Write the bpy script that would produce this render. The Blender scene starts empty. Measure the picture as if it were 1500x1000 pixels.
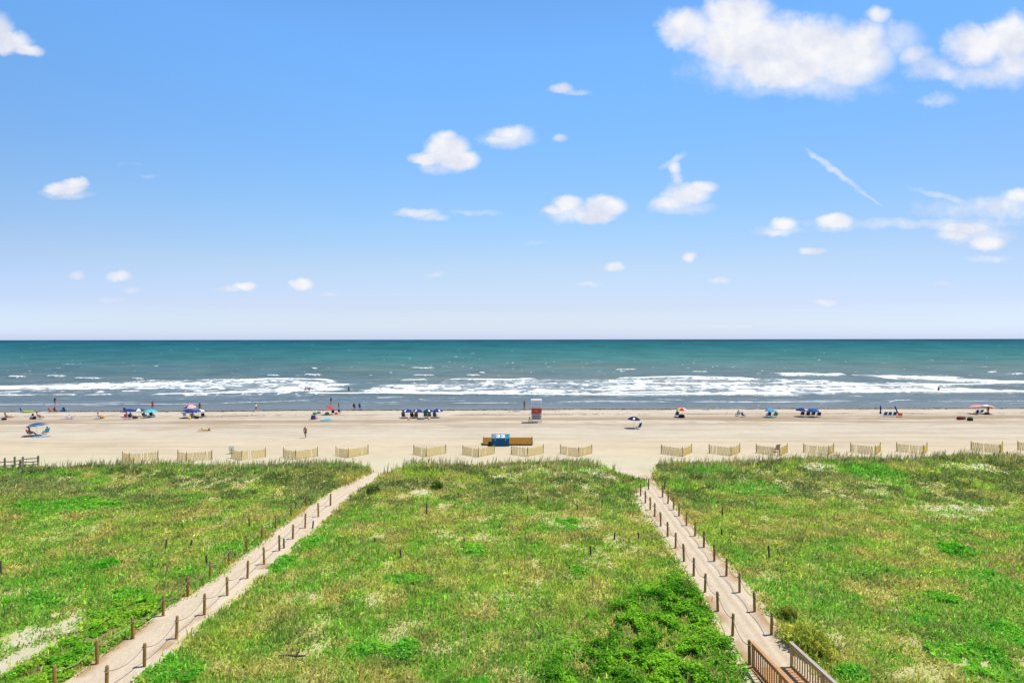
import bpy, bmesh, math, random
import numpy as np
from mathutils import Vector, Matrix

R = math.radians
random.seed(7)
rng = np.random.default_rng(11)
SC = bpy.context.scene
COL = SC.collection
H = 14.0            # eye height above the beach (m)
F = 833.0           # focal length in units of 1/1500 frame width
ROLL = 1.0 / 750.0
SEA = -0.2

# ------------------------------------------------------------------ numeric helpers
def lin(r, g, b, k=1.0):
    f = lambda c: (c / 255 / 12.92 if c / 255 <= 0.04045 else ((c / 255 + 0.055) / 1.055) ** 2.4) * k
    return (f(r), f(g), f(b))

def sstep(a, b, x):
    t = np.clip((x - a) / (b - a), 0, 1)
    return t * t * (3 - 2 * t)

def _hash(i, j, s):
    i = i.astype(np.int64); j = j.astype(np.int64)
    h = (i * 374761393 + j * 668265263 + s * 974634277) & 0x7fffffff
    h = ((h ^ (h >> 13)) * 1274126177) & 0x7fffffff
    h = (h ^ (h >> 16)) & 0xffff
    return h / 65535.0

def vn(x, y, s=0):
    x = np.asarray(x, float); y = np.asarray(y, float)
    xi = np.floor(x); yi = np.floor(y)
    u = x - xi; v = y - yi
    u = u * u * (3 - 2 * u); v = v * v * (3 - 2 * v)
    a = _hash(xi, yi, s); b = _hash(xi + 1, yi, s); c = _hash(xi, yi + 1, s); d = _hash(xi + 1, yi + 1, s)
    return (a * (1 - u) + b * u) * (1 - v) + (c * (1 - u) + d * u) * v

def fbm(x, y, s=0, o=4):
    t = 0.0; a = 0.5; n = 0.0
    x = np.asarray(x, float); y = np.asarray(y, float)
    for k in range(o):
        t = t + a * vn(x, y, s + k * 17); n += a
        x = x * 2.03 + 13.7; y = y * 2.03 + 5.1; a *= 0.5
    return t / n

def inpoly(x, y, poly):
    x = np.asarray(x, float); y = np.asarray(y, float)
    c = np.zeros(np.broadcast(x, y).shape, bool)
    n = len(poly)
    for i in range(n):
        x1, y1 = poly[i]; x2, y2 = poly[(i + 1) % n]
        if y1 == y2:
            continue
        m = ((y1 > y) != (y2 > y)) & (x < (x2 - x1) * (y - y1) / (y2 - y1) + x1)
        c ^= m
    return c

# ------------------------------------------------------------------ terrain
PATHS = [  # centre line x as a function of y, (y list, x list)
    ([10, 22, 28, 36, 45, 55, 62, 70], [-16.9, -16.75, -16.55, -16.1, -15.6, -14.4, -12.6, -12.0]),
    ([10, 22, 28, 36, 45, 52, 58, 64, 70], [11.1, 11.1, 11.4, 11.9, 12.25, 12.5, 12.3, 11.5, 11.0]),
]
def path_x(k, y):
    return np.interp(y, PATHS[k][0], PATHS[k][1])

def shore(x):
    return 115.5 + 0.018 * np.asarray(x, float) + 1.1 * (vn(np.asarray(x, float) / 14, 0 * np.asarray(x, float), 5) - 0.5)

def terr(x, y):
    x = np.asarray(x, float); y = np.asarray(y, float)
    n1 = fbm(x / 10, y / 8, 1, 3); n2 = fbm(x / 2.6, y / 2.6, 2, 2)
    e = 62.8 + 2.0 * (vn(x / 16, 0 * x, 3) - 0.5) + 1.6 * sstep(18, 45, x)
    d = sstep(e + 1.5, e - 3.5, y)
    crest = np.exp(-((y - (e - 5)) / 4.2) ** 2)
    h = d * (0.25 + crest * (0.0 + 0.62 * n1 + 0.42 * sstep(14, 34, x)) + 0.55 * (n1 - 0.5) + 0.36 * (n2 - 0.5))
    w = np.minimum(sstep(1.0, 3.4, np.abs(x - path_x(0, y))), sstep(1.0, 3.4, np.abs(x - path_x(1, y))))
    h = 0.2 * d + (h - 0.2 * d) * w
    ys = shore(x)
    b = np.where(y > 66, SEA * (y - 66) / (ys - 66), 0.0)
    b = b + 0.05 * (fbm(x / 9, y / 3, 8, 2) - 0.5) * sstep(109, 96, y)
    return h + b

def ray(px, py):
    a = px - 750.0; b = 497.0 - py
    return ((a + b * ROLL) / F, (b - a * ROLL) / F)

def hit(px, py, z=None):
    """the point of the ground (or of the level z) seen in the photograph at px, py"""
    dx, dz = ray(px, py)
    if z is not None:
        t = (z - H) / dz
        return Vector((dx * t, t, z))
    t = np.arange(14, 420, 0.05)
    g = terr(dx * t, t) - (H + dz * t)
    i = int(np.argmax(g > 0)) if (g > 0).any() else len(t) - 1
    t = t[i]
    return Vector((dx * t, t, float(terr(dx * t, t))))

def poly_px(pts, z=0.35):
    out = []
    for p in pts:
        v = hit(p[0], p[1], z); out.append((v.x, v.y))
    return out

# ------------------------------------------------------------------ object helpers
def tag(o, label=None, cat=None, group=None, kind=None):
    if label: o['label'] = label
    if cat: o['category'] = cat
    if group: o['group'] = group
    if kind: o['kind'] = kind
    return o

def thing(name, label, cat, loc=(0, 0, 0), rz=0.0, group=None):
    o = bpy.data.objects.new(name, None); COL.objects.link(o)
    o.empty_display_size = 0.2
    o.location = loc; o.rotation_euler = (0, 0, rz)
    return tag(o, label, cat, group)

def copy_tree(o, parent=None):
    c = o.copy(); COL.objects.link(c)
    if parent is not None:
        c.parent = parent
    for ch in list(o.children):
        copy_tree(ch, c)
    return c

class MB:
    def __init__(s):
        s.v = []; s.f = []; s.mi = []; s.sm = []
    def add(s, vs, fs, mi=0, smooth=False):
        b = len(s.v); s.v += [tuple(p) for p in vs]
        for f in fs:
            s.f.append(tuple(b + i for i in f)); s.mi.append(mi); s.sm.append(smooth)
    def box(s, c, d, rot=None, mi=0, bev=0.0):
        hx, hy, hz = d[0] / 2, d[1] / 2, d[2] / 2
        if bev <= 0:
            P = [(-hx, -hy, -hz), (hx, -hy, -hz), (hx, hy, -hz), (-hx, hy, -hz), (-hx, -hy, hz), (hx, -hy, hz), (hx, hy, hz), (-hx, hy, hz)]
            Fs = [(0, 3, 2, 1), (4, 5, 6, 7), (0, 1, 5, 4), (1, 2, 6, 5), (2, 3, 7, 6), (3, 0, 4, 7)]
        else:
            bm = bmesh.new(); bmesh.ops.create_cube(bm, size=1)
            for v in bm.verts:
                v.co = Vector((v.co.x * d[0], v.co.y * d[1], v.co.z * d[2]))
            bmesh.ops.bevel(bm, geom=list(bm.edges), offset=bev, segments=2, affect='EDGES', profile=0.5)
            bm.verts.index_update()
            P = [v.co.copy() for v in bm.verts]; Fs = [[v.index for v in f.verts] for f in bm.faces]; bm.free()
        M = rot if rot is not None else Matrix()
        s.add([Vector(c) + M.to_3x3() @ Vector(p) for p in P], Fs, mi)
    def bar(s, a, b, w, h, mi=0):
        a = Vector(a); b = Vector(b); d = b - a; L = d.length
        q = d.to_track_quat('Y', 'Z').to_matrix()
        s.box((a + b) / 2, (w, L, h), q, mi)
    def tube(s, pts, r, n=8, mi=0, cap=True):
        pts = [Vector(p) for p in pts]; m = len(pts)
        rs = r if isinstance(r, (list, tuple)) else [r] * m
        V = []; up = Vector((0.31, 0.17, 0.93))
        for i, p in enumerate(pts):
            t = (pts[min(i + 1, m - 1)] - pts[max(i - 1, 0)]).normalized()
            a = t.cross(up)
            if a.length < 1e-3: a = t.cross(Vector((1, 0, 0)))
            a.normalize(); b = t.cross(a)
            for k in range(n):
                an = 2 * math.pi * k / n
                V.append(p + (a * math.cos(an) + b * math.sin(an)) * rs[i])
        Fs = []
        for i in range(m - 1):
            for k in range(n):
                k2 = (k + 1) % n
                Fs.append((i * n + k, (i + 1) * n + k, (i + 1) * n + k2, i * n + k2))
        s.add(V, Fs, mi, True)
        if cap:
            s.add(V[:n], [tuple(range(n))], mi); s.add(V[-n:], [tuple(range(n))[::-1]], mi)
    def lathe(s, prof, n=16, c=(0, 0, 0), mi=0, sx=1, sy=1):
        V = []; m = len(prof)
        for (r, z) in prof:
            for k in range(n):
                a = 2 * math.pi * k / n
                V.append((c[0] + r * math.cos(a) * sx, c[1] + r * math.sin(a) * sy, c[2] + z))
        Fs = [(i * n + k, i * n + (k + 1) % n, (i + 1) * n + (k + 1) % n, (i + 1) * n + k) for i in range(m - 1) for k in range(n)]
        s.add(V, Fs, mi, True)
    def build(s, name, mats, parent=None, loc=None):
        me = bpy.data.meshes.new(name); me.from_pydata(s.v, [], s.f)
        mats = mats if isinstance(mats, (list, tuple)) else [mats]
        for m in mats: me.materials.append(m)
        me.polygons.foreach_set('material_index', s.mi)
        me.polygons.foreach_set('use_smooth', s.sm)
        me.update()
        o = bpy.data.objects.new(name, me); COL.objects.link(o)
        if parent is not None: o.parent = parent
        if loc is not None: o.location = loc
        return o

def np_mesh(name, verts, faces, mats, colors=None, attrs=None, smooth=False):
    """verts (n,3), faces (m,k) uniform"""
    me = bpy.data.meshes.new(name)
    n, (m, k) = len(verts), faces.shape
    me.vertices.add(n); me.vertices.foreach_set('co', np.ascontiguousarray(verts, np.float32).ravel())
    me.loops.add(m * k); me.loops.foreach_set('vertex_index', np.ascontiguousarray(faces, np.int32).ravel())
    me.polygons.add(m)
    me.polygons.foreach_set('loop_start', np.arange(0, m * k, k, dtype=np.int32))
    if smooth: me.polygons.foreach_set('use_smooth', np.ones(m, bool))
    for mt in (mats if isinstance(mats, (list, tuple)) else [mats]): me.materials.append(mt)
    if colors is not None:
        a = me.attributes.new('col', 'FLOAT_COLOR', 'POINT')
        c = np.ones((n, 4), np.float32); c[:, :3] = colors; a.data.foreach_set('color', c.ravel())
    for an, av in (attrs or {}).items():
        a = me.attributes.new(an, 'FLOAT', 'POINT'); a.data.foreach_set('value', np.ascontiguousarray(av, np.float32).ravel())
    me.update(); me.validate()
    o = bpy.data.objects.new(name, me); COL.objects.link(o)
    return o

# ------------------------------------------------------------------ materials
def mat(name):
    m = bpy.data.materials.new(name); m.use_nodes = True
    nt = m.node_tree; nt.nodes.clear()
    out = nt.nodes.new('ShaderNodeOutputMaterial')
    bs = nt.nodes.new('ShaderNodeBsdfPrincipled')
    nt.links.new(bs.outputs[0], out.inputs[0])
    return m, nt, bs

def nd(nt, t, **kw):
    n = nt.nodes.new(t)
    for k, v in kw.items():
        if k == 'ins':
            for i, x in v.items():
                if hasattr(x, 'is_output') or isinstance(x, bpy.types.NodeSocket):
                    nt.links.new(x, n.inputs[i])
                else:
                    n.inputs[i].default_value = x
        else:
            setattr(n, k, v)
    return n

def mth(nt, op, a, b=0.0, c=0.0):
    n = nd(nt, 'ShaderNodeMath', operation=op, ins={0: a, 1: b, 2: c})
    return n.outputs[0]

def mixc(nt, f, a, b, mode='MIX'):
    n = nt.nodes.new('ShaderNodeMix'); n.data_type = 'RGBA'; n.blend_type = mode
    for idx, x in ((0, f), (6, a), (7, b)):
        if isinstance(x, bpy.types.NodeSocket): nt.links.new(x, n.inputs[idx])
        else: n.inputs[idx].default_value = x if idx == 0 else (tuple(x) + (1,))[:4]
    return n.outputs[2]

def simple(name, rgb, rough=0.7, var=0.25, scale=6.0, stretch=(1, 1, 1), spec=0.3, trans=0.0, bump=0.0):
    m, nt, bs = mat(name)
    tc = nd(nt, 'ShaderNodeTexCoord')
    mp = nd(nt, 'ShaderNodeMapping', ins={0: tc.outputs['Object'], 3: stretch})
    oi = nd(nt, 'ShaderNodeObjectInfo')
    no = nd(nt, 'ShaderNodeTexNoise', ins={'Vector': mp.outputs[0], 'Scale': scale, 'Detail': 5.0, 'Roughness': 0.65})
    f = mth(nt, 'MULTIPLY_ADD', no.outputs[0], 2 * var, 1 - var)
    g = mth(nt, 'MULTIPLY_ADD', oi.outputs['Random'], var * 0.8, 1 - var * 0.4)
    v = mth(nt, 'MULTIPLY', f, g)
    c = mixc(nt, 1.0, rgb, (1, 1, 1), 'MULTIPLY')
    sc = nd(nt, 'ShaderNodeVectorMath', operation='SCALE', ins={0: c, 'Scale': v})
    nt.links.new(sc.outputs[0], bs.inputs['Base Color'])
    bs.inputs['Roughness'].default_value = rough
    bs.inputs['Specular IOR Level'].default_value = spec
    if trans: bs.inputs['Transmission Weight'].default_value = trans
    if bump:
        b = nd(nt, 'ShaderNodeBump', ins={'Strength': bump, 'Distance': 0.02, 'Height': no.outputs[0]})
        nt.links.new(b.outputs[0], bs.inputs['Normal'])
    return m

M = {}
M['post'] = simple('weathered_post_wood', (0.27, 0.155, 0.048), 0.9, 0.45, 5, (6, 6, 0.8), 0.03, bump=0.5)
M['post_grey'] = simple('grey_post_wood', (0.10, 0.085, 0.06), 0.9, 0.4, 5, (6, 6, 0.8), 0.1, bump=0.5)
M['rope'] = simple('rope_fibre', (0.25, 0.215, 0.165), 0.95, 0.3, 20, (1, 1, 1), 0.1)
M['slat'] = simple('fence_lath', (0.60, 0.43, 0.09), 0.9, 0.32, 3, (12, 12, 0.6), 0.0)
M['fpost'] = simple('fence_post_wood', (0.20, 0.14, 0.04), 0.85, 0.35, 4, (5, 5, 1), 0.1)
M['rail'] = simple('rail_wood', (0.46, 0.24, 0.10), 0.75, 0.4, 4, (5, 0.6, 5), 0.2, bump=0.3)
M['rail_grey'] = simple('grey_rail_wood', (0.40, 0.36, 0.31), 0.85, 0.35, 4, (5, 0.6, 5), 0.15, bump=0.3)
M['rail_yel'] = simple('yellow_rail_wood', (0.42, 0.31, 0.14), 0.8, 0.35, 4, (5, 5, 0.7), 0.15, bump=0.3)
M['deck'] = simple('deck_plank_wood', (0.52, 0.30, 0.15), 0.8, 0.4, 3, (0.6, 6, 5), 0.15, bump=0.3)
M['old_wood'] = simple('mossy_fence_wood', (0.13, 0.14, 0.075), 0.9, 0.4, 4, (3, 3, 1), 0.1, bump=0.4)
M['old_rail'] = simple('dark_rail_wood', (0.15, 0.12, 0.085), 0.9, 0.35, 4, (1, 3, 3), 0.1)
M['bin'] = simple('varnished_brown_planks', (0.23, 0.115, 0.018), 0.75, 0.45, 2.5, (4, 0.5, 4), 0.06)
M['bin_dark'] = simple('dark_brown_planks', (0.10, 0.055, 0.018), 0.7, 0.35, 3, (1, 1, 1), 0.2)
M['boxblue'] = simple('painted_blue_board', (0.018, 0.10, 0.20), 0.7, 0.25, 3, (1, 1, 1), 0.1)
M['boxlid'] = simple('painted_light_blue_board', (0.025, 0.17, 0.29), 0.7, 0.2, 3, (1, 1, 1), 0.05)
M['white'] = simple('white_paint', (0.80, 0.80, 0.80), 0.5, 0.08, 4, (1, 1, 1), 0.3)
M['offwhite'] = simple('offwhite_paint', (0.66, 0.63, 0.58), 0.6, 0.15, 4)
M['red'] = simple('red_paint', (0.52, 0.045, 0.02), 0.5, 0.18, 4)
M['brownmark'] = simple('brown_mark', (0.30, 0.19, 0.12), 0.7, 0.3, 8)
M['metal'] = simple('pole_metal', (0.62, 0.60, 0.58), 0.35, 0.1, 4, spec=0.5)
M['darkmetal'] = simple('dark_metal', (0.06, 0.06, 0.07), 0.5, 0.1, 4, spec=0.5)
FAB = {}
def fab(name, rgb, var=0.18):
    if name not in FAB: FAB[name] = simple(name + '_fabric', rgb, 0.85, var, 5, (1, 1, 1), 0.15)
    return FAB[name]
navy = fab('navy', (0.018, 0.035, 0.13)); blue = fab('blue', (0.02, 0.09, 0.30)); royal = fab('royal_blue', (0.014, 0.042, 0.19))
teal = fab('teal', (0.04, 0.35, 0.45)); turq = fab('turquoise', (0.05, 0.50, 0.60)); sky_b = fab('sky_blue', (0.08, 0.33, 0.58))
coral = fab('coral', (0.75, 0.16, 0.10)); redf = fab('red', (0.60, 0.035, 0.03)); pink = fab('pink', (0.78, 0.38, 0.36))
whitef = fab('white', (0.78, 0.77, 0.76), 0.08); black = fab('black', (0.02, 0.02, 0.024)); grey = fab('grey', (0.16, 0.16, 0.18))
lime = fab('lime', (0.30, 0.42, 0.05)); green = fab('green', (0.06, 0.25, 0.15)); yellow = fab('yellow', (0.72, 0.50, 0.04))
tan = fab('tan', (0.50, 0.36, 0.20)); maroon = fab('maroon', (0.14, 0.03, 0.03)); lilac = fab('lilac', (0.58, 0.58, 0.72))
rose = fab('rose', (0.62, 0.09, 0.12)); brownf = fab('brown', (0.09, 0.055, 0.035)); purple = fab('purple', (0.10, 0.07, 0.22))
skin_l = simple('fair_skin', (0.50, 0.28, 0.19), 0.6, 0.08, 6); skin_t = simple('tanned_skin', (0.36, 0.17, 0.09), 0.6, 0.08, 6)
skin_d = simple('brown_skin', (0.13, 0.06, 0.035), 0.6, 0.08, 6)
hair_d = simple('dark_hair', (0.025, 0.017, 0.012), 0.6, 0.2, 20); hair_b = simple('blond_hair', (0.28, 0.18, 0.08), 0.6, 0.2, 20)

# vertex-coloured ground
def ground_mat(name, fine=0.16, bump=0.5, scale=9.0, streak=0.0):
    m, nt, bs = mat(name)
    at = nd(nt, 'ShaderNodeAttribute', attribute_name='col')
    ge = nd(nt, 'ShaderNodeNewGeometry')
    n1 = nd(nt, 'ShaderNodeTexNoise', ins={'Vector': ge.outputs['Position'], 'Scale': scale, 'Detail': 6.0, 'Roughness': 0.7})
    n2 = nd(nt, 'ShaderNodeTexNoise', ins={'Vector': ge.outputs['Position'], 'Scale': 0.55, 'Detail': 4.0, 'Roughness': 0.6})
    mp = nd(nt, 'ShaderNodeMapping', ins={0: ge.outputs['Position'], 3: (0.12, 1.3, 1.0)})
    n3 = nd(nt, 'ShaderNodeTexNoise', ins={'Vector': mp.outputs[0], 'Scale': 1.0, 'Detail': 5.0, 'Roughness': 0.65})
    v = mth(nt, 'MULTIPLY_ADD', n1.outputs[0], 2 * fine, 1 - fine)
    v2 = mth(nt, 'MULTIPLY_ADD', n2.outputs[0], 0.22, 0.89)
    v3 = mth(nt, 'MULTIPLY_ADD', n3.outputs[0], 2 * streak, 1 - streak)
    v = mth(nt, 'MULTIPLY', mth(nt, 'MULTIPLY', mth(nt, 'MULTIPLY', v, v2), v3), 0.89)
    sc = nd(nt, 'ShaderNodeVectorMath', operation='SCALE', ins={0: at.outputs['Color'], 'Scale': v})
    nt.links.new(sc.outputs[0], bs.inputs['Base Color'])
    bs.inputs['Roughness'].default_value = 0.95; bs.inputs['Specular IOR Level'].default_value = 0.08
    b = nd(nt, 'ShaderNodeBump', ins={'Strength': bump, 'Distance': 0.05, 'Height': n1.outputs[0]})
    nt.links.new(b.outputs[0], bs.inputs['Normal'])
    return m

# ------------------------------------------------------------------ field polygons (where the dune grass grows)
LEFT = poly_px([(-300, 698), (-60, 694), (0, 691), (60, 687), (100, 684), (180, 680), (330, 681), (420, 677), (500, 677), (538, 681), (545, 689),
    (522, 701), (487, 717), (455, 736), (430, 756), (398, 779), (362, 808), (310, 846), (268, 874), (195, 925), (140, 960), (80, 1000), (40, 1035), (-700, 1035)])
MID = poly_px([(560, 693), (585, 685), (610, 679), (700, 683), (735, 677), (760, 673), (860, 672), (880, 684), (905, 693), (942, 702), (950, 709), (940, 713),
    (928, 722), (935, 745), (951, 757), (968, 782), (982, 805), (1005, 840), (1022, 868), (1042, 905), (1058, 930), (1075, 972), (1096, 1035), (168, 1035),
    (200, 1000), (234, 970), (271, 936), (314, 900), (352, 870), (391, 838), (429, 806), (480, 757), (502, 735), (527, 716), (548, 704)])
RIGHT = poly_px([(968, 713), (955, 694), (965, 680), (1040, 675), (1150, 671), (1300, 670), (1500, 672), (1900, 678), (2300, 1035), (1225, 1035), (1205, 990), (1172, 945),
    (1142, 910), (1108, 868), (1085, 838), (1042, 797), (1005, 757), (982, 727)])
VINE = poly_px([(855, 905), (905, 880), (955, 862), (985, 838), (1004, 845), (1022, 868), (1042, 905), (1058, 930), (1075, 972), (1092, 1030), (790, 1030), (800, 985), (835, 960), (870, 935)])
VINE2 = poly_px([(250, 872), (268, 874), (195, 925), (140, 960), (80, 1000), (40, 1030), (0, 1030), (0, 990), (60, 968), (110, 930), (133, 900), (200, 866)])
BARE_POLY = poly_px([(-80, 985), (0, 946), (26, 926), (54, 900), (88, 892), (112, 884), (134, 893), (122, 918), (84, 950), (60, 962), (20, 984), (-80, 1015)])
def ell(px, py, rx, ry, z=0.4):
    p = hit(px, py, z); d = p.y
    return (p.x, p.y, rx / F * d, ry * d * d / ((H - z) * F))
BARE = [ell(*a) for a in [(790, 688, 55, 9), (840, 694, 40, 7), (745, 690, 25, 6), (865, 762, 28, 10), (828, 792, 22, 10), (690, 866, 30, 9), (895, 820, 22, 10), (655, 938, 40, 14),
    (330, 965, 26, 9), (1205, 695, 34, 9), (1430, 741, 65, 8), (1125, 672, 30, 4), (1280, 720, 30, 6), (1345, 990, 60, 16), (265, 702, 22, 4), (165, 714, 14, 4), (590, 726, 25, 5),
    (700, 757, 22, 5), (785, 820, 14, 10), (1000, 880, 8, 8), (545, 867, 30, 7), (1240, 672, 25, 4), (1400, 690, 40, 6), (510, 683, 16, 4), (290, 687, 22, 4), (735, 865, 25, 5), (600, 905, 35, 8)]]
STRONG = [ell(*a) for a in [(770, 684, 40, 8), (800, 692, 45, 8), (850, 690, 40, 8), (740, 697, 26, 6), (890, 700, 30, 6), (1125, 674, 34, 4.5), (1240, 674, 30, 4.5), (290, 688, 28, 4.5), (1430, 741, 70, 6), (1400, 752, 40, 5), (1205, 697, 34, 7), (1310, 672, 26, 4), (1450, 690, 26, 5), (520, 684, 22, 5), (395, 692, 20, 4), (1090, 700, 18, 6), (600, 722, 36, 5)]]
SPARSE = [ell(*a) for a in [(800, 735, 170, 60), (880, 800, 130, 70), (1240, 705, 160, 28), (1430, 745, 110, 35), (640, 880, 110, 60), (260, 705, 180, 22)]]
VIVID = [ell(*a) for a in [(150, 826, 22, 8), (90, 835, 26, 8), (190, 862, 30, 9), (440, 792, 36, 10), (410, 820, 24, 12), (250, 975, 55, 26), (60, 875, 50, 8), (270, 835, 24, 8), (100, 740, 90, 12),
    (1400, 800, 32, 12), (1462, 850, 36, 24), (1245, 985, 30, 14), (1420, 960, 60, 22), (1485, 930, 40, 26), (1345, 905, 26, 10), (1190, 965, 20, 10), (1470, 990, 60, 16), (1380, 870, 26, 10), (690, 800, 28, 10),
    (850, 830, 18, 10), (1100, 715, 60, 10), (1040, 690, 40, 6), (1280, 700, 50, 8), (830, 765, 24, 8), (600, 840, 40, 9), (560, 940, 60, 14), (690, 990, 30, 12), (330, 800, 26, 8)]]
def ellf(L, x, y):
    f = np.zeros(np.shape(x))
    for (cx, cy, rx, ry) in L:
        f = np.maximum(f, 1 - ((x - cx) / rx) ** 2 - ((y - cy) / ry) ** 2)
    return f

def field_masks(x, y):
    wx = x + 0.5 * (fbm(x / 0.8, y / 0.8, 31, 3) - 0.5); wy = y + 0.9 * (fbm(x / 0.8, y / 0.8, 41, 3) - 0.5)
    inside = inpoly(wx, wy, LEFT) | inpoly(wx, wy, MID) | inpoly(wx, wy, RIGHT)
    vine = inpoly(wx, wy, VINE) | inpoly(wx, wy, VINE2)
    nb = fbm(x / 1.8, y / 2.2, 51, 4)
    bare = np.clip((ellf(BARE, wx, wy) - 0.15 + 0.9 * (nb - 0.45)) * 1.6, 0, 1)
    bare = np.maximum(bare, 1.35 * np.clip((ellf(STRONG, wx, wy) * 0.9 + 2.2 * (nb - 0.46)) * 2, 0, 1) * (ellf(STRONG, wx, wy) > 0))
    bare = np.maximum(bare, inpoly(wx + 1.8 * (nb - 0.5), wy + 3.2 * (nb - 0.5), BARE_POLY) * sstep(0.36, 0.5, fbm(x / 0.9, y / 0.9, 61, 3) + 0.04))
    sp_ = ellf(SPARSE, wx, wy) > 0.0
    bare = np.maximum(bare, 0.85 * sstep(0.63, 0.76, nb + 0.10 * np.sqrt(np.clip(ellf(SPARSE, wx, wy), 0, 1)) + 0.10 * sp_ * (fbm(x / 0.7, y / 0.9, 55, 3) - 0.5)))
    return inside, vine, bare

# ------------------------------------------------------------------ ground sheet
def axis(segs):
    out = [segs[0][0]]
    for (a, b, st) in segs:
        n = max(1, int(round((b - a) / st)))
        out += list(np.linspace(a, b, n + 1)[1:])
    return np.array(out)

def grid_faces(nr, nc):
    i = np.arange(nr - 1)[:, None] * nc + np.arange(nc - 1)[None, :]
    i = i.ravel()
    return np.stack([i, i + 1, i + nc + 1, i + nc], 1)

xs = axis([(-4000, -300, 925), (-300, -90, 6), (-90, 90, 0.3), (90, 300, 6), (300, 4000, 925)])
ys_ = axis([(-200, 10, 35), (10, 70, 0.28), (70, 122, 0.4), (122, 160, 9)])
X, Y = np.meshgrid(xs, ys_)
Z = terr(X, Y)
x, y = X.ravel(), Y.ravel()
sand_beach = np.array((0.485, 0.418, 0.335)); sand_dune = np.array((0.50, 0.45, 0.32)); thatch = np.array((0.36, 0.33, 0.125)); moss = np.array((0.17, 0.22, 0.04))
c = np.tile(sand_beach, (len(x), 1))
def blend(c, w, k):
    return c * (1 - w[:, None]) + np.asarray(k) * w[:, None]
# beach zones: yellower near the fences, brown band of old tracks, pale upper swash, wet sand
c = blend(c, sstep(88, 74, y) * 0.75, (0.51, 0.42, 0.288))
tr = fbm(x / 22, y / 2.2, 71, 4)
band = np.exp(-((y - 99 - 0.02 * x) / 5.0) ** 2)
c = blend(c, np.clip(1.25 * band * sstep(0.36, 0.52, tr) * (0.72 + 0.28 * sstep(-20, 60, x)), 0, 1), (0.30, 0.225, 0.15))
c = blend(c, 0.42 * sstep(0.56, 0.72, fbm(x / 26, y / 1.1, 72, 4)) * sstep(66, 74, y), (0.36, 0.28, 0.19))
c = blend(c, 0.5 * sstep(0.58, 0.70, fbm(x / 2.2, y / 1.6, 75, 4)) * sstep(84, 96, y), (0.34, 0.27, 0.19))
c = blend(c, 0.5 * np.exp(-((y - 111) / 2.2) ** 2), (0.51, 0.44, 0.35))
c = c * (0.90 + 0.20 * fbm(x / 6, y / 3.2, 76, 4) * (y > 66) + 0.10 * (y <= 66))[:, None]
yy = shore(x)
c = blend(c, 0.9 * np.exp(-((y - (yy - 8.6)) / 0.9) ** 2) * sstep(0.40, 0.62, fbm(x / 7, y / 2, 73, 3)), (0.26, 0.20, 0.14))
c = blend(c, sstep(yy - 2.2, yy - 0.6, y), (0.20, 0.16, 0.115))
c = blend(c, sstep(yy - 0.2, yy + 1.5, y), (0.16, 0.155, 0.14))
# machine-raked streaks and a few looping tyre tracks on the dry beach
for (cx, cy, rx, ry, wd) in [(-33, 96, 13, 3.4, 0.35), (-31, 95.5, 11, 2.4, 0.3), (22, 97, 16, 3, 0.3), (-70, 92, 18, 5, 0.35), (-6, 97, 9, 3, 0.3), (60, 97, 20, 3, 0.3), (-28, 92, 20, 2, 0.25)]:
    q = np.sqrt(((x - cx) / rx) ** 2 + ((y - cy) / ry) ** 2)
    c = blend(c, 0.8 * np.exp(-(((q - 1) * ry) / wd) ** 2) * sstep(0.35, 0.6, fbm(x / 4, y / 2, 74, 2)), (0.38, 0.29, 0.20))
ins, vine, bare = field_masks(x, y)
dun = sstep(72, 64, y) 
c = blend(c, dun, sand_dune)
g = ins * np.clip(1 - bare, 0, 1) * (0.55 + 0.45 * sstep(0.35, 0.6, fbm(x / 1.2, y / 1.2, 81, 3)))
c = blend(c, ins * sstep(0.12, 0.3, 1 - np.clip(bare, 0, 1)) * 0.85 * (1 - inpoly(x, y, BARE_POLY)), (0.42, 0.41, 0.13))
c = blend(c, ins * np.clip(bare, 0, 1) * np.where(bare > 1.0, 0.1, 0.75) * (1 - inpoly(x, y, BARE_POLY)), (0.42, 0.40, 0.15))
c = blend(c, g * 0.9, thatch)
c = blend(c, g * sstep(0.45, 0.65, fbm(x / 4, y / 4, 82, 3)) * 0.8, moss)
c = blend(c, ins * vine * 0.8, (0.12, 0.14, 0.035))
# trodden paths run inside the draped path sheets below; yellow dead grass lines their edges
for k in (0, 1):
    dd = np.abs(x - path_x(k, y))
    c = blend(c, 0.55 * np.exp(-((dd - 1.35) / 0.4) ** 2) * sstep(64, 56, y) * sstep(0.3, 0.6, fbm(x, y, 83, 3)), (0.50, 0.40, 0.16))
ground = np_mesh('sand_ground', np.stack([x, y, Z.ravel()], 1), grid_faces(len(ys_), len(xs)), ground_mat('sand', 0.13, 0.6, 7.0, 0.10), colors=c, smooth=True)
tag(ground, 'pale sand of the dunes and the wide raked beach', None, None, 'structure')

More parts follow.
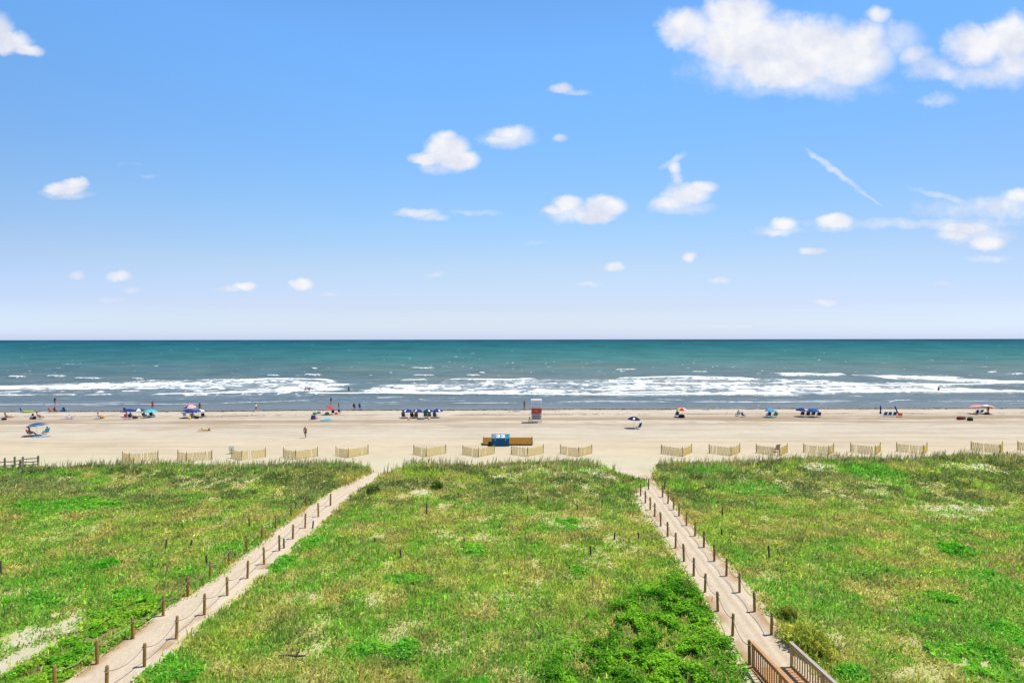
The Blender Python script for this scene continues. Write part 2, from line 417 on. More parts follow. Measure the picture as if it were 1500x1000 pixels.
def path_sheet(k, y0, y1, half, label):
    ny = int((y1 - y0) / 0.18); nx = 21
    yv = np.linspace(y0, y1, ny); u = np.linspace(-1, 1, nx)
    U, V = np.meshgrid(u, yv)
    hw = half + 0.18 * (fbm(V / 1.1, U * 0 + np.sign(U) * 3, 91 + k, 3) - 0.5) * 2 * (np.abs(U) > 0.01)
    XX = path_x(k, V) + U * hw
    ZZ = terr(XX, V) + 0.012 + 0.02 * (np.sin(U * 9 + 1.5 * fbm(V / 3, V * 0, 95, 2)) * 0.5) * (1 - U * U) - 0.05 * (np.abs(U) > 0.97)
    n = fbm(XX / 1.5, V / 1.5, 97, 4)
    cc = np.tile(np.array((0.56, 0.46, 0.345)), (ny * nx, 1))
    cc = blend(cc, (0.85 * sstep(0.47, 0.66, n) * sstep(0.35, 0.85, np.abs(U))).ravel(), (0.36, 0.22, 0.11))
    ln = 0.5 + 0.5 * np.sin(U * 15 + 2.5 * fbm(V / 4, V * 0, 98, 2))
    cc = blend(cc, (0.62 * ln ** 2 * (np.abs(U) < 0.8) * (0.45 + 0.55 * k)).ravel(), (0.40, 0.32, 0.235))
    cc = blend(cc, (0.7 * sstep(54, 62, V)).ravel(), (0.55, 0.49, 0.38))
    o = np_mesh('sand_path', np.stack([XX.ravel(), V.ravel(), ZZ.ravel()], 1), grid_faces(ny, nx), ground_mat('path_sand', 0.30, 1.0, 7.0, 0.0), colors=cc, smooth=True)
    tag(o, label, None, None, 'structure')
path_sheet(0, 12, 60, 1.38, 'trodden sand path between rope posts beside the bare sand hollow')
path_sheet(1, 12, 60, 1.35, 'trodden sand path leading from the wooden boardwalk to the beach')

# ------------------------------------------------------------------ sea
rows = [107.0]
while rows[-1] < 300: rows.append(rows[-1] + 0.38 + max(0, rows[-1] - 118) * 0.006)
while rows[-1] < 60000: rows.append(rows[-1] * 1.012 + 0.2)
rows = np.array(rows)
sx = np.concatenate([[-6, -3.2, -2, -1.5], np.linspace(-1.15, 1.15, 1300), [1.5, 2, 3.2, 6]])
SX, WY = np.meshgrid(sx, rows); WX = SX * WY
wx, wy = WX.ravel(), WY.ravel()
def yfrom(py, z=SEA): return (H - z) * F / (py - 497.0)
def xof(px, yv): return (px - 750.0) / F * yv
hpx = 750 + F * wx / wy + 0.0            # bearing, used only to look the breaker lines up in plan
def linepx(pts):   # plan polyline of a breaker read off the photograph: returns x list, y list
    P = [hit(a, b, SEA) for a, b in pts]
    return [p.x for p in P], [p.y for p in P]
foam = np.zeros_like(wx); lift = np.zeros_like(wx)
near = wy < 420
nx_, ny_ = wx[near], wy[near]
fo = np.zeros_like(nx_); li = np.zeros_like(nx_)
fine = fbm(nx_ / 0.9, ny_ / 1.6, 101, 4); med = fbm(nx_ / 5, ny_ / 4, 102, 4); lacy = np.abs(fbm(nx_ / 2.4, ny_ / 2.8, 103, 4) - 0.5) * 2
_n = 0.30 * fbm(nx_ / 16, ny_ / 6, 115, 3) + 0.40 * fbm(nx_ / 4.0, ny_ / 3.4, 116, 4) + 0.32 * (1 - lacy)
PCT = np.empty(len(_n)); PCT[np.argsort(_n)] = np.linspace(0, 1, len(_n))
wob = 3.0 * (fbm(nx_ / 11, ny_ * 0, 104, 4) - 0.5)
def region(top, bot, dens, soft=0.25):
    global fo
    tx, ty = linepx(top); bx, by = linepx(bot)
    yt = np.interp(nx_, tx, ty) + wob * 1.2; yb = np.interp(nx_, bx, by) + wob * 0.5
    t = (ny_ - yb) / np.maximum(yt - yb, 0.1)
    xl, xr = min(bx), max(bx); L = xr - xl
    m = sstep(0, 0.08, t) * sstep(1.0, 0.75, t) * sstep(xl, xl + 0.07 * L + 2, nx_) * sstep(xr, xr - 0.07 * L - 2, nx_)
    k = np.clip(dens * (0.42 + 0.58 * np.clip(1 - t, 0, 1)) * m, 0, 0.97)
    fo = np.maximum(fo, np.maximum(sstep(1.02 - k - 0.18, 1.02 - k + 0.30, PCT) * np.clip(0.52 + 0.55 * fine, 0, 1), 0.36 * np.clip(m * dens * 1.3, 0, 1) * (0.6 + 0.8 * med)))
def breaker(pts, th, back, hgt=0.45, wv=0.5, dens=1.0, sol=0.0):
    """a white crest line: sharp shoreward front, ragged trailing back; th/back in metres"""
    global fo, li
    lx, ly = linepx(pts)
    yc = np.interp(nx_, lx, ly) + wob * wv
    L = lx[-1] - lx[0]; taper = min(0.18 * L, 7) + 0.5
    m = sstep(lx[0], lx[0] + taper, nx_) * sstep(lx[-1], lx[-1] - taper, nx_)
    d = ny_ - yc
    a = np.where(d < 0, np.exp(-(d / (0.35 * th)) ** 2), np.exp(-(d / th) ** 2))
    trail = np.where(d > 0, np.exp(-d / back), 0) * sstep(0.42, 0.62, 0.5 * fine + 0.5 * (1 - lacy))
    fo = np.maximum(fo, np.clip(dens * m * np.maximum(a * sstep(0.25 - sol, 0.62 - sol, fine * 0.6 + 0.25 * med + 0.30 * a), 0.6 * trail * sstep(0.35, 0.8, PCT)) * 1.2, 0, 1))
    li = np.maximum(li, hgt * m * np.where(d < 0, np.exp(-(d / 1.1) ** 2), np.exp(-(d / 3.5) ** 2)))
region([(-60, 561), (150, 559), (250, 555), (350, 552), (420, 552), (505, 560)], [(-60, 570), (150, 570), (250, 569), (350, 571), (505, 575)], 0.72)
region([(-60, 570), (150, 570), (300, 569), (500, 570)], [(-60, 578), (150, 579), (300, 580), (500, 580)], 0.42)
region([(480, 561), (600, 559), (700, 555), (800, 552), (900, 554), (1000, 550), (1130, 552), (1250, 558), (1560, 556)], [(480, 577), (600, 578), (760, 579), (1000, 579), (1190, 579), (1300, 576), (1560, 576)], 0.70)
region([(1262, 547.5), (1330, 548), (1560, 551)], [(1262, 551), (1330, 556), (1560, 565)], 1.05)
region([(1148, 544.5), (1250, 544)], [(1148, 550), (1250, 552)], 0.9)
breaker([(-60, 568), (100, 567.5), (200, 565), (260, 563), (330, 560)], 3.6, 6, 0.3, 0.4, 1.0, 0.22)
breaker([(330, 559), (430, 555.5), (500, 560)], 3.0, 6, 0.35, 0.4, 1.0, 0.12)
breaker([(420, 562), (500, 560.5)], 1.6, 3, 0.3)
breaker([(202, 578.5), (300, 577), (420, 575.5), (520, 572)], 1.5, 4, 0.2, 0.35, 1.0, 0.2)
breaker([(430, 577), (560, 576.5), (700, 578.5)], 1.5, 4, 0.2, 0.35, 1.0, 0.2)
breaker([(600, 575.5), (700, 578), (900, 579.5), (1010, 578.5), (1190, 579)], 1.9, 5, 0.25, 0.35, 1.0, 0.22)
breaker([(880, 577), (1010, 575.5)], 1.4, 4, 0.2, 0.3)
breaker([(1180, 577), (1300, 574), (1400, 575.5), (1560, 575)], 1.9, 6, 0.25, 0.35, 1.0, 0.22)
breaker([(-60, 580), (60, 579.5)], 1.2, 2, 0.15); breaker([(70, 579), (115, 578.5)], 1.0, 2, 0.15); breaker([(116, 579.5), (170, 578)], 1.1, 2, 0.15)
for a in [(10, 42, 553), (64, 101, 552.5), (103, 152, 554.5), (190, 214, 554.5), (388, 413, 550.5), (443, 474, 549), (455, 470, 540.5), (600, 641, 550.5), (581, 630, 558.5), (680, 706, 549.8), (700, 712, 547),
          (418, 496, 561), (900, 935, 541), (596, 640, 540), (1010, 1040, 545), (1475, 1500, 548), (1440, 1460, 545)]:
    breaker([(a[0], a[2] + 0.4), ((a[0] + a[1]) / 2, a[2] + 0.8), (a[1], a[2] + 0.2)], 1.7, 5.0, 0.42, 0.7, 0.9)
breaker([(640, 558), (740, 558.5), (800, 556)], 2.2, 6, 0.4); breaker([(860, 562), (1000, 564.5), (1130, 563)], 1.8, 6, 0.3); breaker([(890, 555), (1010, 553), (1120, 555)], 2.4, 5, 0.4)
breaker([(1010, 569), (1180, 569)], 1.6, 5, 0.25); breaker([(1190, 565), (1330, 566), (1500, 563)], 1.8, 5, 0.25)
breaker([(1150, 549.5), (1200, 550.5), (1246, 549)], 3.0, 4, 0.6, 0.3); breaker([(1268, 549), (1330, 554), (1420, 559), (1540, 562)], 3.0, 6, 0.5, 0.3)
# thin swash edges close to the sand
for pts, dn in [([(-60, 594), (60, 593), (200, 592.6), (330, 591.5)], 0.75), ([(300, 591.5), (410, 588.5), (470, 585.5), (482, 584)], 0.75), ([(650, 591), (770, 590.4)], 0.9), ([(796, 589), (900, 588.2), (1010, 589.5)], 0.8),
            ([(955, 585.5), (1010, 586.5)], 0.7), ([(990, 589), (1130, 589.3), (1270, 588)], 0.9), ([(1300, 590), (1315, 587), (1345, 586)], 0.7), ([(1340, 588), (1560, 588)], 0.5), ([(540, 583), (600, 582.5)], 0.7), ([(608, 585), (632, 587)], 0.6), ([(1240, 580), (1270, 580.5)], 0.8)]:
    breaker(pts, 0.55, 1.2, 0.05, 0.3, dn)
# edge of the last wave on the sand, and drifting wisps of foam between the lines
ysh = shore(nx_)
fo = np.maximum(fo, 0.35 * sstep(0.60, 0.72, fbm(nx_ / 9, ny_ / 1.1, 105, 4)) * sstep(118, 124, ny_) * sstep(235, 180, ny_))
fo = np.maximum(fo, 0.7 * sstep(0.80, 0.88, fbm(nx_ / 4, ny_ / 3, 106, 3)) * sstep(180, 240, ny_))
foam[near] = fo; lift[near] = li
far = (wy >= 240) & (wy < 2500)
foam[far] = np.maximum(foam[far], 0.6 * sstep(0.78, 0.88, fbm(wx[far] / (2 + wy[far] * 0.008), np.log(wy[far]) * 90, 107, 3)) * (vn(wx[far] / 40, wy[far] / 60, 108) > 0.55))
swell = (0.16 * np.sin(wy / 3.1 + 3 * fbm(wx / 30, wy / 30, 110, 2)) + 0.30 * (fbm(wx / 9, wy / 3.0, 111, 3) - 0.5)) * sstep(122, 175, wy) * sstep(900, 350, wy)
ripple = 0.05 * (fbm(wx / 2.2, wy / 0.9, 112, 2) - 0.5) * sstep(117, 126, wy) * sstep(320, 200, wy)
wz = SEA + 1.5 * lift + swell * 1.3 + ripple + 0.10 * foam * (wy < 420)
# water body colour: teal out at sea, grey-green over the bar, blue-grey wash near the sand
ld = np.log(np.maximum(wy, 1))
def ramp(stops):
    lx = [math.log(s[0]) for s in stops]
    return np.stack([np.interp(ld, lx, [s[1][i] for s in stops]) for i in range(3)], 1)
cw = ramp([(112, (0.1466, 0.1515, 0.1527)), (121, (0.112, 0.1298, 0.1373)), (134, (0.0877, 0.1203, 0.1358)), (204, (0.0941, 0.135, 0.1504)), (275, (0.0872, 0.1456, 0.1509)), (422, (0.0473, 0.1407, 0.1455)), (910, (0.0208, 0.1099, 0.127)), (3888, (0.0124, 0.0743, 0.1006)), (15000, (0.0089, 0.0566, 0.0933))])
gl = np.interp(ld, [math.log(q) for q in (112, 135, 250, 500, 2000)], [0.18, 0.13, 0.05, 0.022, 0.012])
bl = sstep(0.2, -0.7, wx / wy) * sstep(150, 260, wy)
cw = blend(cw, bl * 0.35, (0.008, 0.075, 0.12))
st = fbm(wx / (8 + wy * 0.03), wy / (2.5 + wy * 0.018), 113, 4)
cw = cw * (0.78 + 0.44 * st)[:, None]
cw = blend(cw, 0.45 * sstep(0.55, 0.75, fbm(wx / 35, wy / 9, 114, 3)) * sstep(170, 210, wy) * sstep(420, 260, wy), (0.15, 0.165, 0.12))
m, nt, bs = mat('sea_water')
at = nd(nt, 'ShaderNodeAttribute', attribute_name='col'); fa = nd(nt, 'ShaderNodeAttribute', attribute_name='foam')
ge = nd(nt, 'ShaderNodeNewGeometry')
mp = nd(nt, 'ShaderNodeMapping', ins={0: ge.outputs['Position'], 3: (0.5, 1.2, 1.0)})
nz = nd(nt, 'ShaderNodeTexNoise', ins={'Vector': mp.outputs[0], 'Scale': 1.3, 'Detail': 5.0, 'Roughness': 0.6})
mp2 = nd(nt, 'ShaderNodeMapping', ins={0: ge.outputs['Position'], 3: (0.03, 0.08, 1.0)})
nz2 = nd(nt, 'ShaderNodeTexNoise', ins={'Vector': mp2.outputs[0], 'Scale': 1.0, 'Detail': 6.0, 'Roughness': 0.65})
mpf = nd(nt, 'ShaderNodeMapping', ins={0: ge.outputs['Position'], 3: (0.55, 0.28, 1.0)})
fn = nd(nt, 'ShaderNodeTexNoise', ins={'Vector': mpf.outputs[0], 'Scale': 1.0, 'Detail': 4.0, 'Roughness': 0.6})
ff = mth(nt, 'ADD', fa.outputs['Fac'], mth(nt, 'MULTIPLY_ADD', fn.outputs[0], 0.7, -0.35))
fm = nd(nt, 'ShaderNodeMapRange', interpolation_type='SMOOTHSTEP', ins={0: ff, 1: 0.12, 2: 1.0, 3: 0.0, 4: 1.0})
col = mixc(nt, fm.outputs[0], at.outputs['Color'], (0.78, 0.79, 0.80))
vv = mth(nt, 'MULTIPLY_ADD', nz2.outputs[0], 0.5, 0.75)
sc = nd(nt, 'ShaderNodeVectorMath', operation='SCALE', ins={0: at.outputs['Color'], 'Scale': vv})
col = mixc(nt, fm.outputs[0], sc.outputs[0], (0.78, 0.79, 0.80))
b1 = nd(nt, 'ShaderNodeBump', ins={'Strength': 0.55, 'Distance': 0.25, 'Height': nz.outputs[0]})
b2 = nd(nt, 'ShaderNodeBump', ins={'Strength': 0.6, 'Distance': 4.0, 'Height': nz2.outputs[0], 'Normal': b1.outputs[0]})
nt.nodes.remove(bs)
ga = nd(nt, 'ShaderNodeAttribute', attribute_name='gloss')
df = nd(nt, 'ShaderNodeBsdfDiffuse', ins={'Color': col, 'Normal': b2.outputs[0]})
gs = nd(nt, 'ShaderNodeBsdfGlossy', ins={'Color': (1, 1, 1, 1), 'Roughness': 0.22, 'Normal': b2.outputs[0]})
gf = mth(nt, 'MULTIPLY', ga.outputs['Fac'], mth(nt, 'SUBTRACT', 1.0, fm.outputs[0]))
mxs = nd(nt, 'ShaderNodeMixShader', ins={0: gf, 1: df.outputs[0], 2: gs.outputs[0]})
nt.links.new(mxs.outputs[0], [n for n in nt.nodes if n.type == 'OUTPUT_MATERIAL'][0].inputs[0])
sea = np_mesh('sea', np.stack([wx, wy, wz], 1), grid_faces(len(rows), len(sx)), m, colors=cw, attrs={'foam': foam, 'gloss': gl}, smooth=True)
tag(sea, 'teal sea with lines of white breakers rolling onto the beach', None, None, 'structure')

# ------------------------------------------------------------------ sea wrack along the tide line
def debris(name, n, xr, yf, size, matl, label, seed):
    r = np.random.default_rng(seed)
    cx = r.uniform(xr[0], xr[1], n); keep = fbm(cx / 9, cx * 0, seed, 3) > r.uniform(0.25, 0.62, n); cx = cx[keep]; n = len(cx)
    cy = yf(cx, r.normal(0, 1, n)); cz = terr(cx, cy)
    s = size * r.uniform(0.4, 1.3, n)
    base = np.array([(-1, -.6, 0), (1, -.5, 0), (.7, .7, 0), (-.8, .6, 0), (-.4, -.1, .55), (.45, .1, .45)])
    V = base[None] * s[:, None, None] * r.uniform(0.6, 1.4, (n, 6, 3)) * np.array([1.3, 0.8, 0.6]) + np.stack([cx, cy, cz], 1)[:, None]
    fc = np.array([(0, 1, 5, 4), (1, 2, 5, 5), (2, 3, 4, 5), (3, 0, 4, 4)])
    fc = np.array([(0, 1, 5), (0, 5, 4), (1, 2, 5), (2, 3, 4), (2, 4, 5), (3, 0, 4)])
    Fc = (fc[None] + (np.arange(n) * 6)[:, None, None]).reshape(-1, 3)
    o = np_mesh(name, V.reshape(-1, 3), Fc, matl)
    tag(o, label, None, None, 'stuff')
weed = simple('dry_seaweed', (0.055, 0.042, 0.028), 0.95, 0.4, 3)
debris('seaweed', 3600, (-125, 125), lambda x, g: shore(x) - 0.9 + 0.35 * g, 0.21, weed, 'dark line of seaweed along the water edge', 201)
debris('dried_seaweed', 1300, (-125, 125), lambda x, g: shore(x) - 8.4 + 0.9 * g, 0.13, simple('faded_seaweed', (0.13, 0.09, 0.06), 0.95, 0.4, 3), 'scattered dry seaweed on the upper tide line', 202)

# ------------------------------------------------------------------ dune grass
def leaf_mat(name, trans=0.35):
    m = bpy.data.materials.new(name); m.use_nodes = True; nt = m.node_tree; nt.nodes.clear()
    out = nt.nodes.new('ShaderNodeOutputMaterial')
    at = nd(nt, 'ShaderNodeAttribute', attribute_name='col')
    d = nd(nt, 'ShaderNodeBsdfDiffuse', ins={'Color': at.outputs['Color']})
    t = nd(nt, 'ShaderNodeBsdfTranslucent', ins={'Color': at.outputs['Color']})
    mx = nd(nt, 'ShaderNodeMixShader', ins={0: trans, 1: d.outputs[0], 2: t.outputs[0]})
    nt.links.new(mx.outputs[0], out.inputs[0])
    return m
gm = leaf_mat('grass_blades', 0.5)
GREEN = np.array((0.29, 0.56, 0.07)); YGRN = np.array((0.48, 0.61, 0.095)); STRAW = np.array((0.66, 0.56, 0.19)); DARK = np.array((0.17, 0.25, 0.075)); VIV = np.array((0.17, 0.56, 0.05)); OLIVE = np.array((0.31, 0.35, 0.14))

def make_grass(name, N, nb, seed, label, tall=False):
    r = np.random.default_rng(seed)
    ty = r.uniform(17, 70, N); tx = r.uniform(-1, 1, N) * (0.98 * ty + 5)
    ins, vine, bare = field_masks(tx, ty)
    dens = 0.75 + 0.5 * fbm(tx / 2.5, ty / 2.5, 121, 3)
    keep = ins & (r.uniform(0, 1, N) < dens * (1 - np.where(inpoly(tx, ty, BARE_POLY), 0.9, np.where(bare > 1.0, 0.6, 0.5)) * np.clip(bare, 0, 1)) * np.where(vine, 0.5, 1.0))
    if tall:
        e = 61.0 + 1.6 * sstep(18, 45, tx)
        keep &= (r.uniform(0, 1, N) < np.exp(-((ty - e) / 3.0) ** 2) + 0.003)
    tx, ty, bare = tx[keep], ty[keep], np.clip(bare[keep], 0, 1); n = len(tx)
    # colour of each tuft
    a = fbm(tx / 7, ty / 7, 131, 4); b = fbm(tx / 1.6, ty / 1.6, 132, 3); viv = np.clip(ellf(VIVID, tx, ty) * 2.2 + 1.2 * (b - 0.5), 0, 1) * (ellf(VIVID, tx, ty) > 0)
    cc = np.tile(GREEN, (n, 1))
    cc = blend(cc, 0.95 * sstep(0.36, 0.57, a + 0.5 * (b - 0.5) + r.normal(0, 0.07, n)), YGRN)
    cc = blend(cc, 0.85 * sstep(0.51, 0.68, b + r.normal(0, 0.10, n)), STRAW)
    slope = np.exp(-((ty - 53.5) / 5.0) ** 2) * sstep(0.36, 0.58, fbm(tx / 6, ty / 3.5, 133, 3)) * (0.65 + 0.35 * sstep(-2, -20, tx))
    cc = blend(cc, 0.8 * slope, OLIVE)
    cc = blend(cc, 0.8 * sstep(0.48, 0.58, fbm(tx / 1.8, ty / 1.5, 134, 3)) * sstep(44, 50, ty), DARK)
    cc = blend(cc, 0.45 * sstep(0.57, 0.68, fbm(tx / 1.1, ty / 1.1, 138, 3)) * sstep(50, 44, ty), DARK * 1.3)  # dark clumps put into the colour to read as shadow among the tufts
    cc = blend(cc, 0.6 * np.exp(-((ty - 62) / 2.2) ** 2) * sstep(0.4, 0.6, fbm(tx / 5, ty / 5, 135, 2)), (0.30, 0.34, 0.11))
    cc = blend(cc, 0.6 * viv, VIV)
    for k in (0, 1):
        dd = np.abs(tx - path_x(k, ty))
        cc = blend(cc, 0.6 * np.exp(-((dd - 1.5) / 0.35) ** 2) * (b > 0.42), (0.52, 0.43, 0.12))
    cc = cc * np.exp(r.normal(0, 0.22, n))[:, None]
    hh = (0.15 + 0.24 * fbm(tx / 3, ty / 3, 136, 3)) * np.exp(r.normal(0, 0.22, n)) * (1 + 0.7 * sstep(50, 60, ty)) * (1 - 0.4 * bare)
    if tall: hh = r.uniform(0.8, 1.35, n); cc = np.tile(np.array((0.55, 0.47, 0.22)), (n, 1)) * np.exp(r.normal(0, 0.25, n))[:, None]
    # blades
    B = n * nb
    ti = np.repeat(np.arange(n), nb)
    spread = 0.05 if tall else 0.17
    bx = tx[ti] + r.normal(0, spread, B); by = ty[ti] + r.normal(0, spread, B)
    az = r.uniform(0, 2 * np.pi, B); le = (np.abs(r.normal(0.12, 0.10, B)) if tall else np.abs(r.normal(0.55, 0.35, B)))
    L = hh[ti] * r.uniform(0.55, 1.15, B)
    wd = (0.012 if tall else 0.016) + (0.00035 if tall else 0.00055) * by
    bz = terr(bx, by) - 0.02
    fa_ = r.uniform(0, np.pi, B)
    # breeze leans every blade a little to one side
    dx = np.sin(le) * np.cos(az) + 0.12; dy = np.sin(le) * np.sin(az) - 0.05; dz = np.cos(le)
    wxv, wyv = np.cos(fa_) * wd, np.sin(fa_) * wd
    b0 = np.stack([bx - wxv, by - wyv, bz], 1); b1_ = np.stack([bx + wxv, by + wyv, bz], 1)
    mid = np.stack([bx + dx * L * 0.5, by + dy * L * 0.5, bz + dz * L * 0.62], 1)
    tip = np.stack([bx + dx * L * 1.15, by + dy * L * 1.15, bz + dz * L * 0.95], 1)
    wv = np.stack([wxv, wyv, 0 * wxv], 1)
    V = np.stack([b0, b1_, mid + wv * 0.85, mid - wv * 0.85, tip], 1).reshape(-1, 3)
    o = (np.arange(B) * 5)[:, None]
    T = np.concatenate([o + np.array([[0, 1, 2]]), o + np.array([[0, 2, 3]]), o + np.array([[3, 2, 4]])], 0)
    cb = cc[ti] * np.exp(r.normal(0, 0.20, B))[:, None]
    dead = r.uniform(0, 1, B) < 0.13
    cb[dead] = cb[dead] * 0.4 + STRAW * 0.6
    C = np.repeat(cb, 5, 0)
    ob = np_mesh(name, V, T, gm, colors=C)
    tag(ob, label, None, None, 'stuff')
make_grass('dune_grass', 125000, 7, 301, 'green and straw coloured dune grass covering the sand')
make_grass('sea_oats_grass', 26000, 3, 302, 'tall thin dry stalks along the dune crest', True)

# ------------------------------------------------------------------ broad-leaved vines
def make_vines(name, polys, N, seed, label, cols, hmax, ells=None, leaf=0.056):
    r = np.random.default_rng(seed)
    ty = r.uniform(18, 50, N); tx = r.uniform(-1, 1, N) * (0.98 * ty + 5)
    wx_ = tx + 0.5 * (fbm(tx / 0.8, ty / 0.8, 31, 3) - 0.5); wy_ = ty + 0.9 * (fbm(tx / 0.8, ty / 0.8, 41, 3) - 0.5)
    if polys:
        keep = np.zeros(N, bool)
        jx, jy = r.normal(0, 0.35, N), r.normal(0, 0.5, N)
        for p in polys: keep |= inpoly(wx_ + jx, wy_ + jy, p)
        keep &= fbm(tx / 0.7, ty / 0.7, seed, 4) + 0.25 * (fbm(tx / 3, ty / 3, seed + 7, 2) - 0.5) > 0.375
    else:
        keep = (ellf(ells, wx_, wy_) * 0.8 + 3.2 * (fbm(tx / 0.55, ty / 0.55, seed, 4) - 0.5)) > 0.42
        keep &= ellf(ells, wx_, wy_) > 0
    keep &= np.minimum(np.abs(tx - path_x(0, ty)), np.abs(tx - path_x(1, ty))) > 1.35
    tx, ty = tx[keep], ty[keep]; n = len(tx)
    mound = hmax * sstep(0.34, 0.68, fbm(tx / 0.75, ty / 0.75, seed + 1, 3))
    tz = terr(tx, ty) + 0.04 + mound * np.sqrt(r.uniform(0.05, 1, n))
    az = r.uniform(0, 2 * np.pi, n); tilt = np.abs(r.normal(0.0, 0.55, n)); s = leaf * np.exp(r.normal(0, 0.25, n)) * (1 + 0.012 * (ty - 20))
    u = np.stack([np.cos(az) * np.cos(tilt), np.sin(az) * np.cos(tilt), np.sin(tilt)], 1); w = np.stack([-np.sin(az), np.cos(az), 0 * az], 1)
    P = np.stack([tx, ty, tz], 1)
    up = np.array([0, 0, 1.0])
    q = [P - u * s[:, None], P + w * s[:, None] * 0.75 - 0.15 * u * s[:, None] + up * s[:, None] * 0.15, P + u * s[:, None] * 1.1, P - w * s[:, None] * 0.75 - 0.15 * u * s[:, None] + up * s[:, None] * 0.15]
    V = np.stack(q, 1).reshape(-1, 3)
    o = (np.arange(n) * 4)[:, None]
    T = np.concatenate([o + np.array([[0, 1, 2]]), o + np.array([[0, 2, 3]])], 0)
    k = fbm(tx / 1.2, ty / 1.2, seed + 2, 3)
    cc = blend(np.tile(np.array(cols[0]), (n, 1)), sstep(0.38, 0.62, k + r.normal(0, 0.12, n)), cols[1]) * np.exp(r.normal(0, 0.22, n))[:, None]
    ob = np_mesh(name, V, T, gm, colors=np.repeat(cc, 4, 0))
    tag(ob, label, None, None, 'stuff')
make_vines('dark_vine_leaves', [VINE], 1900000, 401, 'dense dark green leafy ground cover beside the boardwalk path', [(0.085, 0.28, 0.02), (0.27, 0.55, 0.04)], 0.36, None, 0.046)
make_vines('bright_vine_leaves', [VINE2], 1000000, 411, 'bright green trailing leaves between the bare sand hollow and the path', [(0.15, 0.44, 0.03), (0.36, 0.58, 0.05)], 0.25)
make_vines('scattered_vine_leaves', None, 600000, 421, 'patches of bright green leaves scattered through the dune grass', [(0.13, 0.46, 0.04), (0.26, 0.58, 0.05)], 0.20, VIVID)

# ------------------------------------------------------------------ rope posts and ropes along the two paths
ORD = ['first', 'second', 'third', 'fourth', 'fifth', 'sixth', 'seventh', 'eighth', 'ninth', 'tenth', 'eleventh', 'twelfth', 'thirteenth', 'fourteenth', 'fifteenth', 'sixteenth']
def post_mesh(name, h, r, matl):
    b = MB(); b.lathe([(r * 1.03, -0.25), (r * 1.03, 0.0), (r, h * 0.5), (r * 0.97, h - 0.03), (r * 0.80, h), (0.001, h + 0.004)], 12)
    return b.build(name, matl)
rope_post0 = post_mesh('rope_post', 1.06, 0.065, M['post']); used = [False]
def place_post(p, label, group, sc=1.0):
    o = rope_post0 if not used[0] else rope_post0.copy()
    if used[0]: COL.objects.link(o)
    used[0] = True
    o.location = p; o.scale = (1, 1, sc)
    o.rotation_euler = (R(random.uniform(-2.2, 2.2)), R(random.uniform(-2.2, 2.2)), random.uniform(0, 6))
    tag(o, label, 'post', group); return o
ROWS = [
    ('row beside the leafy vines', [(1098, 973), (1073, 931), (1051.5, 895), (1032.8, 867.5), (1016.2, 843.5), (1002, 822), (989.6, 802.5), (978, 785.5), (968, 770.5), (959, 756.5), (952.4, 746.5), (945.4, 736.5), (938.4, 726.5)]),
    ('row beside the yellow bush', [(1130, 929.5), (1105.4, 896.3), (1083.3, 867.5), (1064, 843.5), (1046.4, 822), (1031, 801.5), (1018, 785), (1005.5, 769.5), (994.6, 755.8), (986.6, 746.5), (978.5, 737.5), (970.5, 728)]),
    ('open path row by the sand hollow', [(80, 1012), (142.3, 973), (195, 935.5), (239, 902), (275.5, 873.5), (307.5, 848.5), (336.2, 826), (361.5, 806.5), (384, 790), (404, 774.5), (426, 757.6), (448.5, 740.8)]),
    ('open path row by the meadow', [(156, 1014), (211.5, 976), (258.5, 936), (299.3, 901), (333, 872.2), (362.5, 847), (387, 826.2), (409.3, 806.5), (429, 789.3), (447, 773.3), (466.4, 756.8), (484, 741)]),
]
grope = 'wooden posts carrying the ropes along the sand paths'
ROPES = []
for ri, (rn, pts) in enumerate(ROWS):
    W = []
    for i, (a, b) in enumerate(pts):
        p = hit(a, b); W.append(p)
        first = i == 0
        place_post(p, 'round wooden post, %s from the %s in the %s' % (ORD[i], 'boardwalk' if ri < 2 else 'building', rn), grope, random.uniform(0.95, 1.03))
    ROPES.append(W)
def rope(W, label, extra=None):
    b = MB(); pts = []
    tops = [p + Vector((0, 0, 0.84)) for p in W]
    if extra: tops = extra + tops
    for i in range(len(tops) - 1):
        a, c = tops[i], tops[i + 1]; sag = random.uniform(0.20, 0.33) * min(1, (c - a).length / 2)
        for k in range(10):
            t = k / 10; q = a.lerp(c, t); q.z -= sag * 4 * t * (1 - t); pts.append(q)
    pts.append(tops[-1])
    b.tube(pts, 0.016, 6)
    for p in tops:
        b.tube([p + Vector((0.078 * math.cos(a), 0.078 * math.sin(a), 0.02 * math.sin(a * 2))) for a in [k * math.pi / 6 for k in range(13)]], 0.017, 5)
    tag(b.build('rope', M['rope']), label, 'rope', 'ropes strung between the path posts')
rope(ROPES[0], 'slack brown rope strung along the post row nearest the dark leafy ground cover')
rope(ROPES[1], 'slack brown rope strung along the post row beside the yellow bush')
rope(ROPES[2], 'slack grey rope strung along the posts beside the bare sand hollow')
rope(ROPES[3], 'slack grey rope strung along the open path posts on the wide middle meadow side')
